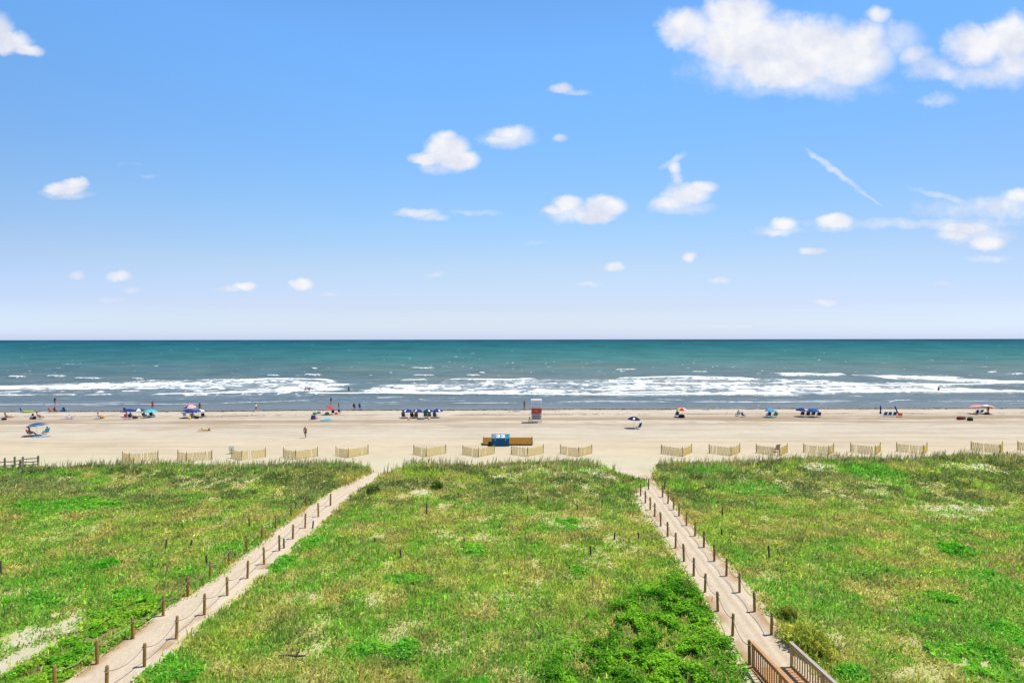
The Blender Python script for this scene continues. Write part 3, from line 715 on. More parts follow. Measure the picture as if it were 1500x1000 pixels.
# old short stakes lost in the grass
st0 = post_mesh('stake', 0.62, 0.055, M['post_grey'])
STK = [(625, 754, 'squat dark stake standing alone in the wide middle meadow above its centre', 1.3), (773, 738, 'thin dark stake in the meadow nearest the sandy crest patch', 1.0), (846, 749, 'short dark stake near the boardwalk path, nearest pale sand pocket', 0.8),
       (882, 740, 'small dark stake second from the boardwalk path in the upper meadow', 0.7), (549.5, 795, 'tiny dark stake on the meadow slope closest to the open path', 0.5), (680, 795, 'tiny dark stake in the middle of the meadow below the squat one', 0.5), (587, 818, 'dark stake in a bluish green tuft of the middle meadow', 0.8),
       (865, 814, 'dark stake in the meadow above the dark leafy ground cover', 0.9), (935, 791, 'thick rotten stake in the meadow close to the boardwalk path rope', 0.7), (900, 790, 'thin stake beside the rotten one in the meadow', 0.7), (1058, 756, 'dark stake in the grass beyond the boardwalk path, nearest its ropes', 1.0),
       (1127, 819, 'tall dark stake standing in the grass field beyond the boardwalk path', 1.2), (1057, 785, 'short brown stake half sunk in grass beyond the boardwalk path', 0.7), (365, 771, 'dark stake in the grass beside the open path, farther toward the crest', 0.9), (303, 826, 'dark stake in the grass behind the open path posts', 0.8),
       (243, 804, 'old stake with pale straw at its foot in the hollow field', 0.9), (280, 802, 'dark stake next to the one with pale straw', 0.7), (416, 803, 'short grey stake standing right beside an open path post', 0.9), (458, 774, 'stubby stake between two open path posts on their meadow side', 0.8), (432.5, 745, 'stubby stake between two open path posts on their hollow side', 0.6),
       (1456, 671, 'short stake before the lone slat fence on bare sand', 0.8), (1475.5, 671, 'dark slim stake beside the short one before the lone slat fence', 1.0), (950, 717, 'leaning stake in the grass corner where the boardwalk path opens to the beach', 1.4), (973, 717, 'tall stake at the grass tip where the boardwalk path opens', 1.3), (1, 842, 'thick dark stake at the edge of the field beside the hollow', 1.2)]
for i, (a, b, lab, s) in enumerate(STK):
    o = st0 if i == 0 else st0.copy()
    if i: COL.objects.link(o)
    o.location = hit(a, b); o.scale = (1, 1, s * 1.15); o.rotation_euler = (R(random.uniform(-5, 5)), R(random.uniform(-5, 5)), random.uniform(0, 6))
    tag(o, lab, 'stake', 'old stakes standing in the dune grass')

# ------------------------------------------------------------------ V-shaped slat fences
def slat_panel(p, q, parent, hgt):
    b = MB(); p = Vector(p); q = Vector(q); d = q - p; L = d.length; n = max(4, int(L / 0.10)); u = d.normalized(); nrm = Vector((-u.y, u.x, 0))
    rot = Matrix.Rotation(math.atan2(u.y, u.x), 4, 'Z')
    sag = random.uniform(0.0, 0.05)
    for i in range(n):
        t = (i + 0.5) / n; c_ = p.lerp(q, t); hh = hgt * random.uniform(0.93, 1.03) - sag * math.sin(math.pi * t)
        if random.random() < 0.05: continue
        lean = Matrix.Rotation(R(random.gauss(0, 2.6)), 4, 'Y')
        b.box(c_ + Vector((0, 0, hh / 2 - 0.02)) + nrm * random.uniform(-.008, .008), (0.050, 0.010, hh), rot @ lean)
    for z in (0.22, 0.55, 0.9):
        b.tube([p + Vector((0, 0, z * hgt)), q + Vector((0, 0, z * hgt))], 0.006, 5)
    return b.build('slat_panel', M['slat'], parent)
FEN = [((179, 675), (189, 677.5), (231, 674), 'yellow slat sand fence with wide gaps, closest to the split rail fence'),
       ((260, 673.5), (273, 676.5), (310, 673), 'yellow slat sand fence beside a pale sand pocket, second from the split rail fence'),
       ((339, 670.5), (354, 674), (388.5, 669.5), 'slat sand fence with a white canvas chair standing behind its corner'),
       ((415, 669.5), (433, 673), (465, 668), 'slat sand fence landward of the walking person with the pink bag'),
       ((492, 667), (510, 670.3), (539, 664.8), 'slat sand fence last before the mouth of the open path'),
       ((606, 665), (624.5, 669), (653, 664), 'slat sand fence standing alone past the mouth of the open path'),
       ((678, 665), (701, 669.5), (724, 664.3), 'slat sand fence landward of the short end of the brown wooden bin'),
       ((749, 665), (773, 668.5), (796, 664), 'slat sand fence at the grass edge before the long end of the brown bin'),
       ((821, 664), (848, 668.5), (867, 664), 'slat sand fence on the meadow crest nearest the mouth of the boardwalk path'),
       ((969, 664), (1000, 668.5), (1013.5, 662.5), 'slat sand fence first beyond the mouth of the boardwalk path'),
       ((1039, 663.5), (1071, 667.5), (1084, 662.5), 'slat sand fence second beyond the mouth of the boardwalk path'),
       ((1108, 663), (1142, 668), (1153.5, 662.3), 'slat sand fence with a grey folding chair standing before its long side'),
       ((1177.5, 662.5), (1214, 666.5), (1221.7, 662), 'slat sand fence fourth beyond the mouth of the boardwalk path'),
       ((1246.5, 661.5), (1283, 666), (1290, 661), 'slat sand fence landward of the three blue chairs, its foot in grass'),
       ((1314, 661), (1353, 665), (1358.5, 661), 'slat sand fence with straight tall end posts, between grass tufts and tall oats'),
       ((1423, 658.5), (1465.5, 664), (1469, 659), 'slat sand fence standing on bare sand with two short stakes before it'),
       ((1491.5, 658.5), (1530, 663), (1537, 658), 'slat sand fence cut by the edge of the view, outermost of the row')]
for (a, b, c_, lab) in FEN:
    P = [hit(*a), hit(*b), hit(*c_)]
    t = thing('slat_fence', lab, 'fence', P[1], 0, 'slat sand fences along the back of the beach')
    L = [p - P[1] for p in P]
    slat_panel(L[0], L[1], t, 1.02); slat_panel(L[1], L[2], t, 1.02)
    for q in L:
        bb = MB(); hp = random.uniform(1.10, 1.16); bb.lathe([(0.045, -0.2), (0.045, hp - 0.03), (0.03, hp), (0.001, hp + 0.003)], 8, q + Vector((0.0, 0.05, 0))); bb.build('post', M['fpost'], t)

# split rail fence by the grass
t = thing('rail_fence', 'weathered split rail fence with mossy posts at the grass edge beside the beach', 'fence', hit(33, 684))
base = t.location.copy()
RP = [(-16, 693, 1.25), (7, 689, 1.3), (21.5, 688.5, 1.4), (33.5, 684, 1.15), (56, 682.5, 1.15), (29.5, 690, 1.1)]
PP = []
for (a, b, hh) in RP:
    p = hit(a, b) - base; PP.append((p, hh))
    bb = MB(); bb.box(p + Vector((0, 0, hh / 2 - 0.15)), (0.15, 0.15, hh + 0.3), Matrix.Rotation(random.uniform(0, 1), 4, 'Z'), 0, 0.02); bb.build('post', M['old_wood'], t)
for z in (0.86, 0.50, 0.2):
    for i in range(4):
        p, hp = PP[i]; q, hq = PP[i + 1]
        bb = MB(); bb.tube([p + Vector((0, 0.02, z * 1.05 + random.uniform(-.03, .03))), p.lerp(q, .5) + Vector((0, 0, z * 1.05 - 0.02)), q + Vector((0, 0.02, z * 1.05 + random.uniform(-.03, .03)))], [0.05, 0.06, 0.05], 7); bb.build('rail', M['old_rail'], t)
for z in (0.8, 0.4):
    bb = MB(); bb.tube([PP[5][0] + Vector((0, 0, z)), PP[3][0] + Vector((0, 0, z + 0.05))], 0.05, 7); bb.build('rail', M['old_rail'], t)

# ------------------------------------------------------------------ boardwalk ramp with railings
a = hit(1103, 978); b = hit(1160, 978)
t = thing('boardwalk', 'wooden boardwalk ramp with two baluster railings rising from the sand path', 'boardwalk', (0, 0, 0))
y1 = 23.9; y0 = 14.0; xl, xr = a.x, b.x; z1 = 0.22; slope = 0.085
zat = lambda yv: z1 + (y1 - yv) * slope
bb = MB(); yv = y1
while yv > y0:
    bb.box(((xl + xr) / 2 + random.uniform(-.01, .01), yv, zat(yv) - 0.02), (xr - xl + 0.22, 0.128, 0.038), Matrix.Rotation(-math.atan(slope), 4, 'X')); yv -= 0.142
bb.build('deck', M['deck'], t)
bb = MB()
for xx in (xl - 0.05, xr + 0.05): bb.bar((xx, y1, zat(y1) - 0.17), (xx, y0, zat(y0) - 0.17), 0.05, 0.22)
bb.build('stringer', M['rail'], t)
for k, (xx, mt_, mb_) in enumerate(((xl, M['rail'], M['rail']), (xr, M['rail_grey'], M['rail_yel']))):
    rl = thing('railing', None, None); rl.parent = t
    bb = MB(); bb.bar((xx, y1 + 0.12, zat(y1) + 1.0), (xx, y0, zat(y0) + 1.0), 0.15, 0.045); bb.build('handrail', mt_, rl)
    bb = MB(); bb.bar((xx, y1, zat(y1) + 0.89), (xx, y0, zat(y0) + 0.89), 0.04, 0.14); bb.build('top_rail', mb_, rl)
    bb = MB(); bb.bar((xx, y1, zat(y1) + 0.06), (xx, y0, zat(y0) + 0.06), 0.04, 0.12); bb.build('bottom_rail', mb_, rl)
    bal0 = None; yv = y1 - 0.18
    side = 0.04 if k == 0 else -0.04
    while yv > y0:
        if bal0 is None:
            bb = MB(); bb.box((0, 0, 0.46), (0.038, 0.038, 0.92)); bal0 = bb.build('baluster', mb_, rl); o = bal0
        else:
            o = bal0.copy(); COL.objects.link(o); o.parent = rl
        o.location = (xx - side, yv, zat(yv) + 0.03); yv -= 0.20
    for yv in (y1 + 0.02, y1 - 2.4, y1 - 4.8, y1 - 7.2):
        bb = MB(); bb.box((xx, yv, zat(yv) + 0.40), (0.10, 0.10, 1.16)); bb.build('post', mb_, rl)

# ------------------------------------------------------------------ shrubs and driftwood in the dunes
def shrub(name, p, rx, ry, h, n, cols, label, seed, lx=0.05, thin=0.3):
    r = np.random.default_rng(seed)
    d = r.normal(0, 1, (n, 3)); d /= np.linalg.norm(d, axis=1)[:, None]
    rad = r.uniform(0.25, 1, n) ** 0.5
    nz_ = 0.35 + 1.3 * fbm(d[:, 0] * 2.2 + 9, d[:, 1] * 2.2 + d[:, 2] * 2, seed, 3)
    P_ = d * (rad * nz_)[:, None] * np.array([rx, ry, h]); P_[:, 2] = np.abs(P_[:, 2]) + 0.03
    az = r.uniform(0, 6.28, n); tl = r.normal(0.6, 0.5, n); s = lx * np.exp(r.normal(0, 0.3, n))
    u = np.stack([np.cos(az) * np.cos(tl), np.sin(az) * np.cos(tl), np.sin(tl)], 1); w_ = np.stack([-np.sin(az), np.cos(az), 0 * az], 1)
    V_ = np.stack([P_ - u * s[:, None] * 2, P_ + w_ * s[:, None] * thin * 2, P_ + u * s[:, None] * 2, P_ - w_ * s[:, None] * thin * 2], 1).reshape(-1, 3)
    o4 = (np.arange(n) * 4)[:, None]; T_ = np.concatenate([o4 + np.array([[0, 1, 2]]), o4 + np.array([[0, 2, 3]])], 0)
    k = fbm(P_[:, 0] * 2.5, P_[:, 1] * 2.5, seed + 3, 3) + r.normal(0, .1, n)
    cc = blend(np.tile(np.array(cols[0]), (n, 1)), sstep(.4, .6, k), cols[1]) * np.exp(r.normal(0, .25, n))[:, None]
    t = thing(name, label, 'shrub', p)
    f = np_mesh('foliage', V_, T_, gm, colors=np.repeat(cc, 4, 0)); f.parent = t
    bb = MB()
    for q in range(7):
        an = q * 0.9; bb.tube([(0.04 * math.cos(an), 0.04 * math.sin(an), -0.1), (0.3 * rx * math.cos(an), 0.3 * ry * math.sin(an), 0.45 * h), (0.6 * rx * math.cos(an), 0.6 * ry * math.sin(an), 0.8 * h)], [0.02, 0.013, 0.006], 5)
    bb.build('stem', M['post_grey'], t)
shrub('beach_shrub', hit(1184, 948), 0.85, 1.5, 0.75, 5200, [(0.26, 0.34, 0.05), (0.60, 0.60, 0.09)], 'yellowish bush hanging over the sand beside the boardwalk railing', 501, 0.07, 0.15)
shrub('beach_shrub', hit(1156, 905), 0.45, 0.5, 0.45, 1500, [(0.08, 0.15, 0.02), (0.30, 0.33, 0.06)], 'small green bush at the path edge just past the yellowish bush', 502, 0.06, 0.15)
shrub('beach_shrub', hit(639, 714), 0.5, 0.7, 0.55, 900, [(0.08, 0.15, 0.03), (0.18, 0.28, 0.05)], 'small dark bush on the middle dune crest above the squat stake', 503, 0.07, 0.3)
shrub('beach_shrub', hit(548, 721), 0.6, 0.8, 0.5, 900, [(0.10, 0.15, 0.04), (0.22, 0.28, 0.07)], 'dark grassy bush on the meadow edge by the open path mouth', 504, 0.09, 0.2)
shrub('beach_shrub', hit(152, 830), 0.65, 0.9, 0.26, 1300, [(0.11, 0.38, 0.03), (0.14, 0.50, 0.03)], 'round vivid green bush in the field beside the open path', 505, 0.06, 0.4)
shrub('beach_shrub', hit(1400, 806), 0.8, 1.0, 0.26, 1300, [(0.12, 0.42, 0.03), (0.24, 0.58, 0.05)], 'vivid green bush in the far field beyond the boardwalk path', 506, 0.07, 0.4)
p = hit(432, 965)
bb = MB(); bb.tube([(-0.75, 0.12, 0.10), (-0.3, 0.05, 0.16), (0.1, 0.0, 0.14), (0.5, -0.08, 0.2)], [0.02, 0.045, 0.055, 0.03], 7); bb.tube([(0.05, 0, 0.15), (0.18, 0.05, 0.36), (0.16, 0.08, 0.5)], [0.045, 0.035, 0.02], 6); bb.tube([(-0.3, 0.05, 0.16), (-0.5, -0.15, 0.26)], [0.03, 0.012], 6)
tag(bb.build('driftwood', M['post_grey'], None, p), 'dead grey branch lying in the middle meadow grass', 'driftwood')

# ------------------------------------------------------------------ blue box and brown bin
pb = hit(733, 653.5)
t = thing('storage_box', 'large blue wooden storage box with white number on its sloping lid', 'box', pb)
bb = MB(); wd_, dp = 2.32, 1.25; f0, f1 = 1.0, 1.34
bb.add([(-wd_/2, 0, 0), (wd_/2, 0, 0), (wd_/2, dp, 0), (-wd_/2, dp, 0), (-wd_/2, 0, f0), (wd_/2, 0, f0), (wd_/2, dp, f1), (-wd_/2, dp, f1)], [(0, 3, 2, 1), (4, 5, 6, 7), (0, 1, 5, 4), (1, 2, 6, 5), (2, 3, 7, 6), (3, 0, 4, 7)])
bb.build('body', M['boxblue'], t)
bb = MB()
for zz in (0.09, 0.93): bb.box((0, -0.015, zz), (wd_ + 0.04, 0.03, 0.10))
for xx in (-wd_/2 + 0.05, 0, wd_/2 - 0.05): bb.box((xx, -0.018, 0.5), (0.09, 0.028, 0.74))
bb.build('trim', M['boxblue'], t)
sl = math.atan2(f1 - f0, dp); rot = Matrix.Rotation(sl, 4, 'X')
bb = MB(); bb.box((0, dp / 2 - 0.02, (f0 + f1) / 2 + 0.035), (wd_ + 0.12, dp / math.cos(sl) + 0.14, 0.05), rot, 0, 0.008); lid = bb.build('lid', M['boxlid'], t)
def text_mesh(body, size, matl, parent, name='marking', ext=0.004, bold=0.0):
    cu = bpy.data.curves.new('lettering', 'FONT'); cu.body = body; cu.size = size; cu.align_x = 'CENTER'; cu.align_y = 'CENTER'; cu.extrude = ext; cu.offset = bold
    o = bpy.data.objects.new('lettering', cu); COL.objects.link(o)
    dg = bpy.context.evaluated_depsgraph_get(); me = bpy.data.meshes.new_from_object(o.evaluated_get(dg))
    bpy.data.objects.remove(o); me.materials.clear(); me.materials.append(matl)
    k = bpy.data.objects.new(name, me); COL.objects.link(k); k.parent = parent; return k
num = text_mesh('32', 1.15, M['white'], lid, 'number', 0.004, 0.035)
num.matrix_local = Matrix.Translation((0.02, dp / 2 - 0.04, (f0 + f1) / 2 + 0.068)) @ rot @ Matrix.Diagonal((1.1, 1.0, 1, 1))
bb = MB()
for (x0_, y0_, x1_, y1_, w_) in ((-1.15, -0.15, -0.55, 0.45, 0.22), (-1.0, -0.4, -0.6, -0.05, 0.12), (-1.22, -0.1, -0.98, -0.12, 0.15)):
    bb.bar((x0_, y0_, 0), (x1_, y1_, 0), w_, 0.008)
em = bb.build('emblem', M['brownmark'], lid); em.matrix_local = Matrix.Translation((0.0, dp / 2, (f0 + f1) / 2 + 0.067)) @ rot
bb = MB()
for xx in (-0.7, 0.7): bb.box((xx, -0.045, 0.86), (0.07, 0.02, 0.2))
bb.build('hasp', M['metal'], t)
pl = hit(707, 653); pr = hit(780, 653)
t = thing('wooden_bin', 'long low brown wooden bin with sloping plank top behind the blue box', 'bin', (pl.x, pb.y + 1.32, 0))
Lb = (pr.x - pl.x) * 1.005; t.location = (pl.x, pb.y + 0.55, 0.0)
bb = MB(); dpb = 1.9; fa0, fa1 = 0.16, 0.72; ins_ = 0.12
n = 30
for i in range(n):   # plank top
    xa = Lb * i / n + 0.004; xb = Lb * (i + 1) / n - 0.004; zz = random.uniform(-0.006, 0.006)
    bb.add([(xa, 0, fa0 + zz), (xb, 0, fa0 + zz), (xb, dpb, fa1 + zz), (xa, dpb, fa1 + zz), (xa, 0, fa0 - 0.04 + zz), (xb, 0, fa0 - 0.04 + zz), (xb, dpb, fa1 - 0.04 + zz), (xa, dpb, fa1 - 0.04 + zz)], [(0, 1, 2, 3), (4, 7, 6, 5), (0, 4, 5, 1), (1, 5, 6, 2), (2, 6, 7, 3), (3, 7, 4, 0)])
bb.build('top', M['bin'], t)
bb = MB(); bb.add([(0.02, 0.03, 0), (Lb - .02, 0.03, 0), (Lb - .02, dpb - .03, 0), (.02, dpb - .03, 0), (.02, .03, fa0 - .045), (Lb - .02, .03, fa0 - .045), (Lb - .02, dpb - .03, fa1 - .06), (.02, dpb - .03, fa1 - .06)], [(0, 3, 2, 1), (4, 5, 6, 7), (0, 1, 5, 4), (1, 2, 6, 5), (2, 3, 7, 6), (3, 0, 4, 7)])
bb.build('body', M['bin_dark'], t)
bb = MB(); bb.bar((0.0, -0.03, fa0 + 0.02), (0.0, dpb, fa1 + 0.05), 0.08, 0.09); bb.bar((Lb, -0.03, fa0 + 0.02), (Lb, dpb, fa1 + 0.05), 0.08, 0.09); bb.build('edge_board', M['bin_dark'], t)

# ------------------------------------------------------------------ lifeguard stand
pst = hit(786, 619.5)
t = thing('lifeguard_stand', 'tall white lifeguard stand with red seat back and flat white roof', 'lifeguard stand', pst)
W2 = 0.80; D2 = 1.5
for (sx_, y_, yt) in ((-1, 0, 0.15), (1, 0, 0.15), (-1, D2, D2 - 0.1), (1, D2, D2 - 0.1)):
    bb = MB(); bb.bar((sx_ * (W2 + 0.03), y_, -0.2), (sx_ * W2, yt, 1.75), 0.11, 0.11); bb.build('leg', M['white'], t)
    bb = MB(); bb.bar((sx_ * W2, yt, 1.75), (sx_ * W2, yt + 0.05, 3.75), 0.042, 0.042); bb.build('roof_post', M['white'], t)
rg0 = None
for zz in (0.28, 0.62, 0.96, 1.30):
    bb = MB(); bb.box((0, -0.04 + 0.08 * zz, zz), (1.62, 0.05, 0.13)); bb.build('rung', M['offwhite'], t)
    bb = MB(); bb.box((0, D2 - 0.02, zz + 0.30), (1.62, 0.04, 0.24)); bb.build('shade_back_board', M['bin_dark'], t)  # dark boards added behind the rungs to stand in for shaded gaps
for s_x in (-1, 1):
    bb = MB(); bb.bar((s_x * W2, 0.02, 0.3), (s_x * W2, D2 - 0.05, 1.45), 0.05, 0.09); bb.build('brace', M['offwhite'], t)
bb = MB(); bb.box((0, 0.78, 1.60), (1.75, 1.7, 0.07)); bb.build('platform', M['offwhite'], t)
bb = MB()
for i in range(4): bb.box((0, 0.02, 1.74 + 0.225 * i), (1.74, 0.045, 0.215))
sb = bb.build('seat_back', M['red'], t)
bb = MB(); bb.lathe([(0.001, 0.0), (0.18, 0.0), (0.18, 0.012), (0.001, 0.012)], 20); em = bb.build('emblem', simple('pale_red_mark', (0.62, 0.24, 0.20), 0.6, 0.1), sb); em.matrix_local = Matrix.Translation((-0.05, -0.006, 2.12)) @ Matrix.Rotation(R(90), 4, 'X')
bb = MB(); bb.box((0, 0.95, 2.05), (1.5, 0.5, 0.06)); bb.build('seat', M['red'], t)
for s_x in (-1, 1):
    bb = MB(); bb.bar((s_x * W2, 0.1, 2.35), (s_x * W2, 1.4, 2.35), 0.06, 0.05); bb.build('arm_rail', M['white'], t)
bb = MB(); bb.box((0, 0.78, 3.84), (1.84, 1.75, 0.06)); rf = bb.build('roof', M['white'], t)
bb = MB(); bb.box((0, -0.11, 3.76), (1.86, 0.04, 0.36)); fs = bb.build('fascia', M['white'], rf)
tx_ = text_mesh('LIFE GUARD', 0.26, simple('faded_red_lettering', (0.62, 0.22, 0.18), 0.6, 0.05), rf, 'lettering', 0.003); tx_.matrix_local = Matrix.Translation((0, -0.135, 3.76)) @ Matrix.Rotation(R(90), 4, 'X')
bb = MB(); bb.tube([(-W2, 0.2, 1.7), (-W2 - 0.01, 0.2, 5.9)], [0.02, 0.012], 6); bb.build('antenna_pole', M['darkmetal'], t)
q = hit(774.5, 618)
bb = MB(); bb.bar((0, 0, 0), (0.14, 0.1, 0.95), 0.07, 0.05); bb.bar((0.30, 0, 0), (0.14, 0.1, 0.95), 0.07, 0.05); bb.bar((0.06, 0.05, 0.45), (0.24, 0.05, 0.45), 0.05, 0.05)
tag(bb.build('trestle', M['darkmetal'], None, q), 'small dark folding trestle standing on the sand beside the lifeguard stand', 'trestle')
# ------------------------------------------------------------------ beach furniture builders
def umbrella(px, py, r, h, cols, label, tilt=(0, 0), cat='umbrella', logo=None, group='open beach umbrellas', name='beach_umbrella', depth=0.36, trim=None):
    p = hit(px, py); t = thing(name, label, cat, p, 0, group)
    bb = MB(); bb.tube([(0, 0, -0.3), (0, 0, h * 0.6)], 0.022, 8); top = Vector((math.sin(tilt[0]) * h * 0.4, math.sin(tilt[1]) * h * 0.4, h))
    bb.tube([(0, 0, h * 0.6), top], 0.018, 8); bb.build('pole', M['metal'], t)
    cm = Matrix.Translation(top) @ Matrix.Rotation(tilt[0], 4, 'Y') @ Matrix.Rotation(-tilt[1], 4, 'X')
    bb = MB(); n = 8; sub = 4; N = n * sub; rings = [0.03, 0.25, 0.5, 0.75, 0.93, 1.0]
    V_ = []; ph = random.uniform(0, 0.2)
    for q in rings:
        for k in range(N):
            a = 2 * math.pi * k / N + ph; w_ = (k % sub) / sub; dip = 1 - 0.055 * math.sin(math.pi * w_)
            V_.append((q * r * dip * math.cos(a), q * r * dip * math.sin(a), -depth * r * q ** 1.9 + 0.03 * q * math.sin(math.pi * w_) - (0.05 if q == 1.0 else 0)))
    for i in range(len(rings) - 1):
        for k in range(N):
            k2 = (k + 1) % N; mi = (k // sub) % len(cols)
            if trim is not None and i == len(rings) - 2: mi = len(cols)
            if logo is not None and i in (2, 3) and k // sub == logo and k % sub in (1, 2): mi = len(cols)
            bb.add([V_[i * N + k], V_[i * N + k2], V_[(i + 1) * N + k2], V_[(i + 1) * N + k]], [(0, 1, 2, 3)], mi, True)
    mats = list(cols) + ([trim] if trim is not None else [whitef])
    o = bb.build('canopy', mats, t); o.matrix_local = cm
    md = o.modifiers.new('thickness', 'SOLIDIFY'); md.thickness = 0.012; md.offset = -1
    bb = MB()
    for k in range(n):
        a = 2 * math.pi * k / n + ph; bb.tube([(0, 0, -0.03), (0.5 * r * math.cos(a), 0.5 * r * math.sin(a), -depth * r * 0.27 - 0.02), (0.97 * r * math.cos(a), 0.97 * r * math.sin(a), -depth * r * 0.95 - 0.02)], 0.006, 4)
    o2 = bb.build('ribs', M['metal'], t); o2.name = 'rib_frame'; o2.matrix_local = cm
    bb = MB(); bb.lathe([(0.02, -0.02), (0.025, 0.02), (0.012, 0.09), (0.001, 0.1)], 8); f = bb.build('finial', M['metal'], t); f.matrix_local = cm
    return t

def closed_umbrella(px, py, h, label, tilt):
    p = hit(px, py); t = thing('closed_umbrella', label, 'umbrella', p, 0, 'closed beach umbrellas by the blue chairs'); t.rotation_euler = (0, tilt, 0)
    bb = MB(); bb.tube([(0, 0, -0.3), (0, 0, h)], 0.022, 8); bb.build('pole', M['metal'], t)
    bb = MB(); bb.lathe([(0.05, h * 0.30), (0.17, h * 0.33), (0.16, h * 0.42), (0.09, h * 0.5), (0.13, h * 0.72), (0.09, h * 0.9), (0.02, h)], 10); bb.build('canopy', navy, t)
    bb = MB(); bb.lathe([(0.10, h * 0.48), (0.105, h * 0.5), (0.10, h * 0.52)], 10); bb.build('strap', black, t)

def chair(px, py, rz, f, label, tall=0.62, w=0.56, fr=None, f2=None, group=None, name='beach_chair', sh=0.27):
    p = hit(px, py) if not isinstance(px, Vector) else px
    t = thing(name, label, 'chair', p, rz, group); fr = fr or M['metal']
    s = w / 2
    bb = MB(); bb.box((0, 0.02, sh), (w - 0.05, 0.46, 0.02)); bb.box((0, 0.22, sh + 0.012), (w - 0.05, 0.10, 0.028)); bb.build('seat', f, t)
    rot = Matrix.Rotation(R(24), 4, 'X'); c0 = Vector((0, -0.23, sh + 0.02)); up = rot.to_3x3() @ Vector((0, 0, 1))
    bb = MB()
    n = 5 if f2 else 1
    for i in range(n): bb.box(c0 + up * (tall * (i + 0.5) / n) , (w - 0.05, 0.022, tall / n), rot, i % 2 if f2 else 0)
    bb.box(c0 + up * (tall + 0.02), (w - 0.02, 0.035, 0.05), rot, 0, 0.01); bb.build('backrest', [f] + ([f2] if f2 else []), t)
    bb = MB()
    for sx_ in (-s, s):
        bb.tube([(sx_, 0.27, 0.0), (sx_, 0.24, sh + 0.2), (sx_, -0.30, sh + 0.24)], 0.014, 6); bb.tube([(sx_, -0.30, 0), (sx_, 0.25, sh)], 0.014, 6)
        e = c0 + up * (tall + 0.04); bb.tube([(sx_, -0.20, sh - 0.02), (sx_ * 0.98, e.y, e.z)], 0.014, 6)
    bb.tube([(-s, 0.27, 0.01), (s, 0.27, 0.01)], 0.012, 6); bb.tube([(-s, -0.30, 0.01), (s, -0.30, 0.01)], 0.012, 6)
    bb.build('frame', fr, t)
    for sx_ in (-s, s):
        bb = MB(); bb.box((sx_, -0.04, sh + 0.25), (0.05, 0.42, 0.022), None, 0, 0.006); bb.build('armrest', fr, t)
    return t

def bag(px, py, d, f, label, cat='bag', name='beach_bag', rz=0.2, strap=True, lid=None):
    p = hit(px, py); t = thing(name, label, cat, p, rz)
    bb = MB(); pr = [(0.36, 0.0), (0.48, 0.03), (0.52, 0.35), (0.46, 0.75), (0.34, 0.96), (0.001, 1.0)]
    bm_n = 14; V_ = []
    for (rr, z) in pr:
        for k in range(bm_n):
            a = 2 * math.pi * k / bm_n; cx = math.copysign(abs(math.cos(a)) ** 0.55, math.cos(a)); cy = math.copysign(abs(math.sin(a)) ** 0.55, math.sin(a))
            j = 1 + 0.10 * (random.random() - 0.5)
            V_.append((rr * cx * d[0] * j, rr * cy * d[1] * j, z * d[2] * (1 + 0.1 * (random.random() - .5))))
    Fs = [(i * bm_n + k, i * bm_n + (k + 1) % bm_n, (i + 1) * bm_n + (k + 1) % bm_n, (i + 1) * bm_n + k) for i in range(len(pr) - 1) for k in range(bm_n)]
    bb.add(V_, Fs, 0, True); bb.build('body', f, t)
    if strap:
        for sy in (-0.2, 0.2):
            bb = MB(); bb.tube([(-0.3 * d[0], sy * d[1], d[2] * 0.85), (-0.15 * d[0], sy * d[1], d[2] * 1.25), (0.15 * d[0], sy * d[1], d[2] * 1.25), (0.3 * d[0], sy * d[1], d[2] * 0.85)], 0.014, 6); bb.build('handle', lid or f, t)
    elif lid:
        bb = MB(); bb.box((0, 0, d[2] * 1.0), (d[0] * 0.95, d[1] * 0.95, 0.06), None, 0, 0.015); bb.build('lid', lid, t)
    return t

def towel(px, py, L, W_, rz, f, label, f2=None, z=0.0):
    p = hit(px, py); bb = MB(); nx, ny = 14, 7; V_ = []
    for j in range(ny + 1):
        for i in range(nx + 1):
            V_.append(((i / nx - .5) * L, (j / ny - .5) * W_, 0.03 + 0.035 * random.random() + 0.02 * math.sin(i * 1.3 + j)))
    for j in range(ny):
        for i in range(nx):
            a = j * (nx + 1) + i; bb.add([V_[a], V_[a + 1], V_[a + nx + 2], V_[a + nx + 1]], [(0, 1, 2, 3)], (i // 2) % 2 if f2 else 0, True)
    o = bb.build('beach_towel', [f] + ([f2] if f2 else []), None, p); o.rotation_euler = (0, 0, rz)
    md = o.modifiers.new('thickness', 'SOLIDIFY'); md.thickness = 0.02
    tag(o, label, 'towel'); return o

# ------------------------------------------------------------------ people
def skin_obj(name, verts, edges, radii, m, parent, sub=1):
    me = bpy.data.meshes.new(name); me.from_pydata([tuple(v) for v in verts], edges, []); me.materials.append(m)
    o = bpy.data.objects.new(name, me); COL.objects.link(o)
    o.modifiers.new('skin', 'SKIN').use_smooth_shade = True
    lay = me.skin_vertices[0] if me.skin_vertices else None
    if lay is None:
        bpy.context.view_layer.objects.active = o
        bpy.ops.mesh.customdata_skin_add(); lay = me.skin_vertices[0]
    for i, r in enumerate(radii):
        lay.data[i].radius = (r, r) if not isinstance(r, tuple) else r
        lay.data[i].use_root = (i == 0)
    ss = o.modifiers.new('smooth', 'SUBSURF'); ss.levels = sub; ss.render_levels = sub
    if parent: o.parent = parent
    return o

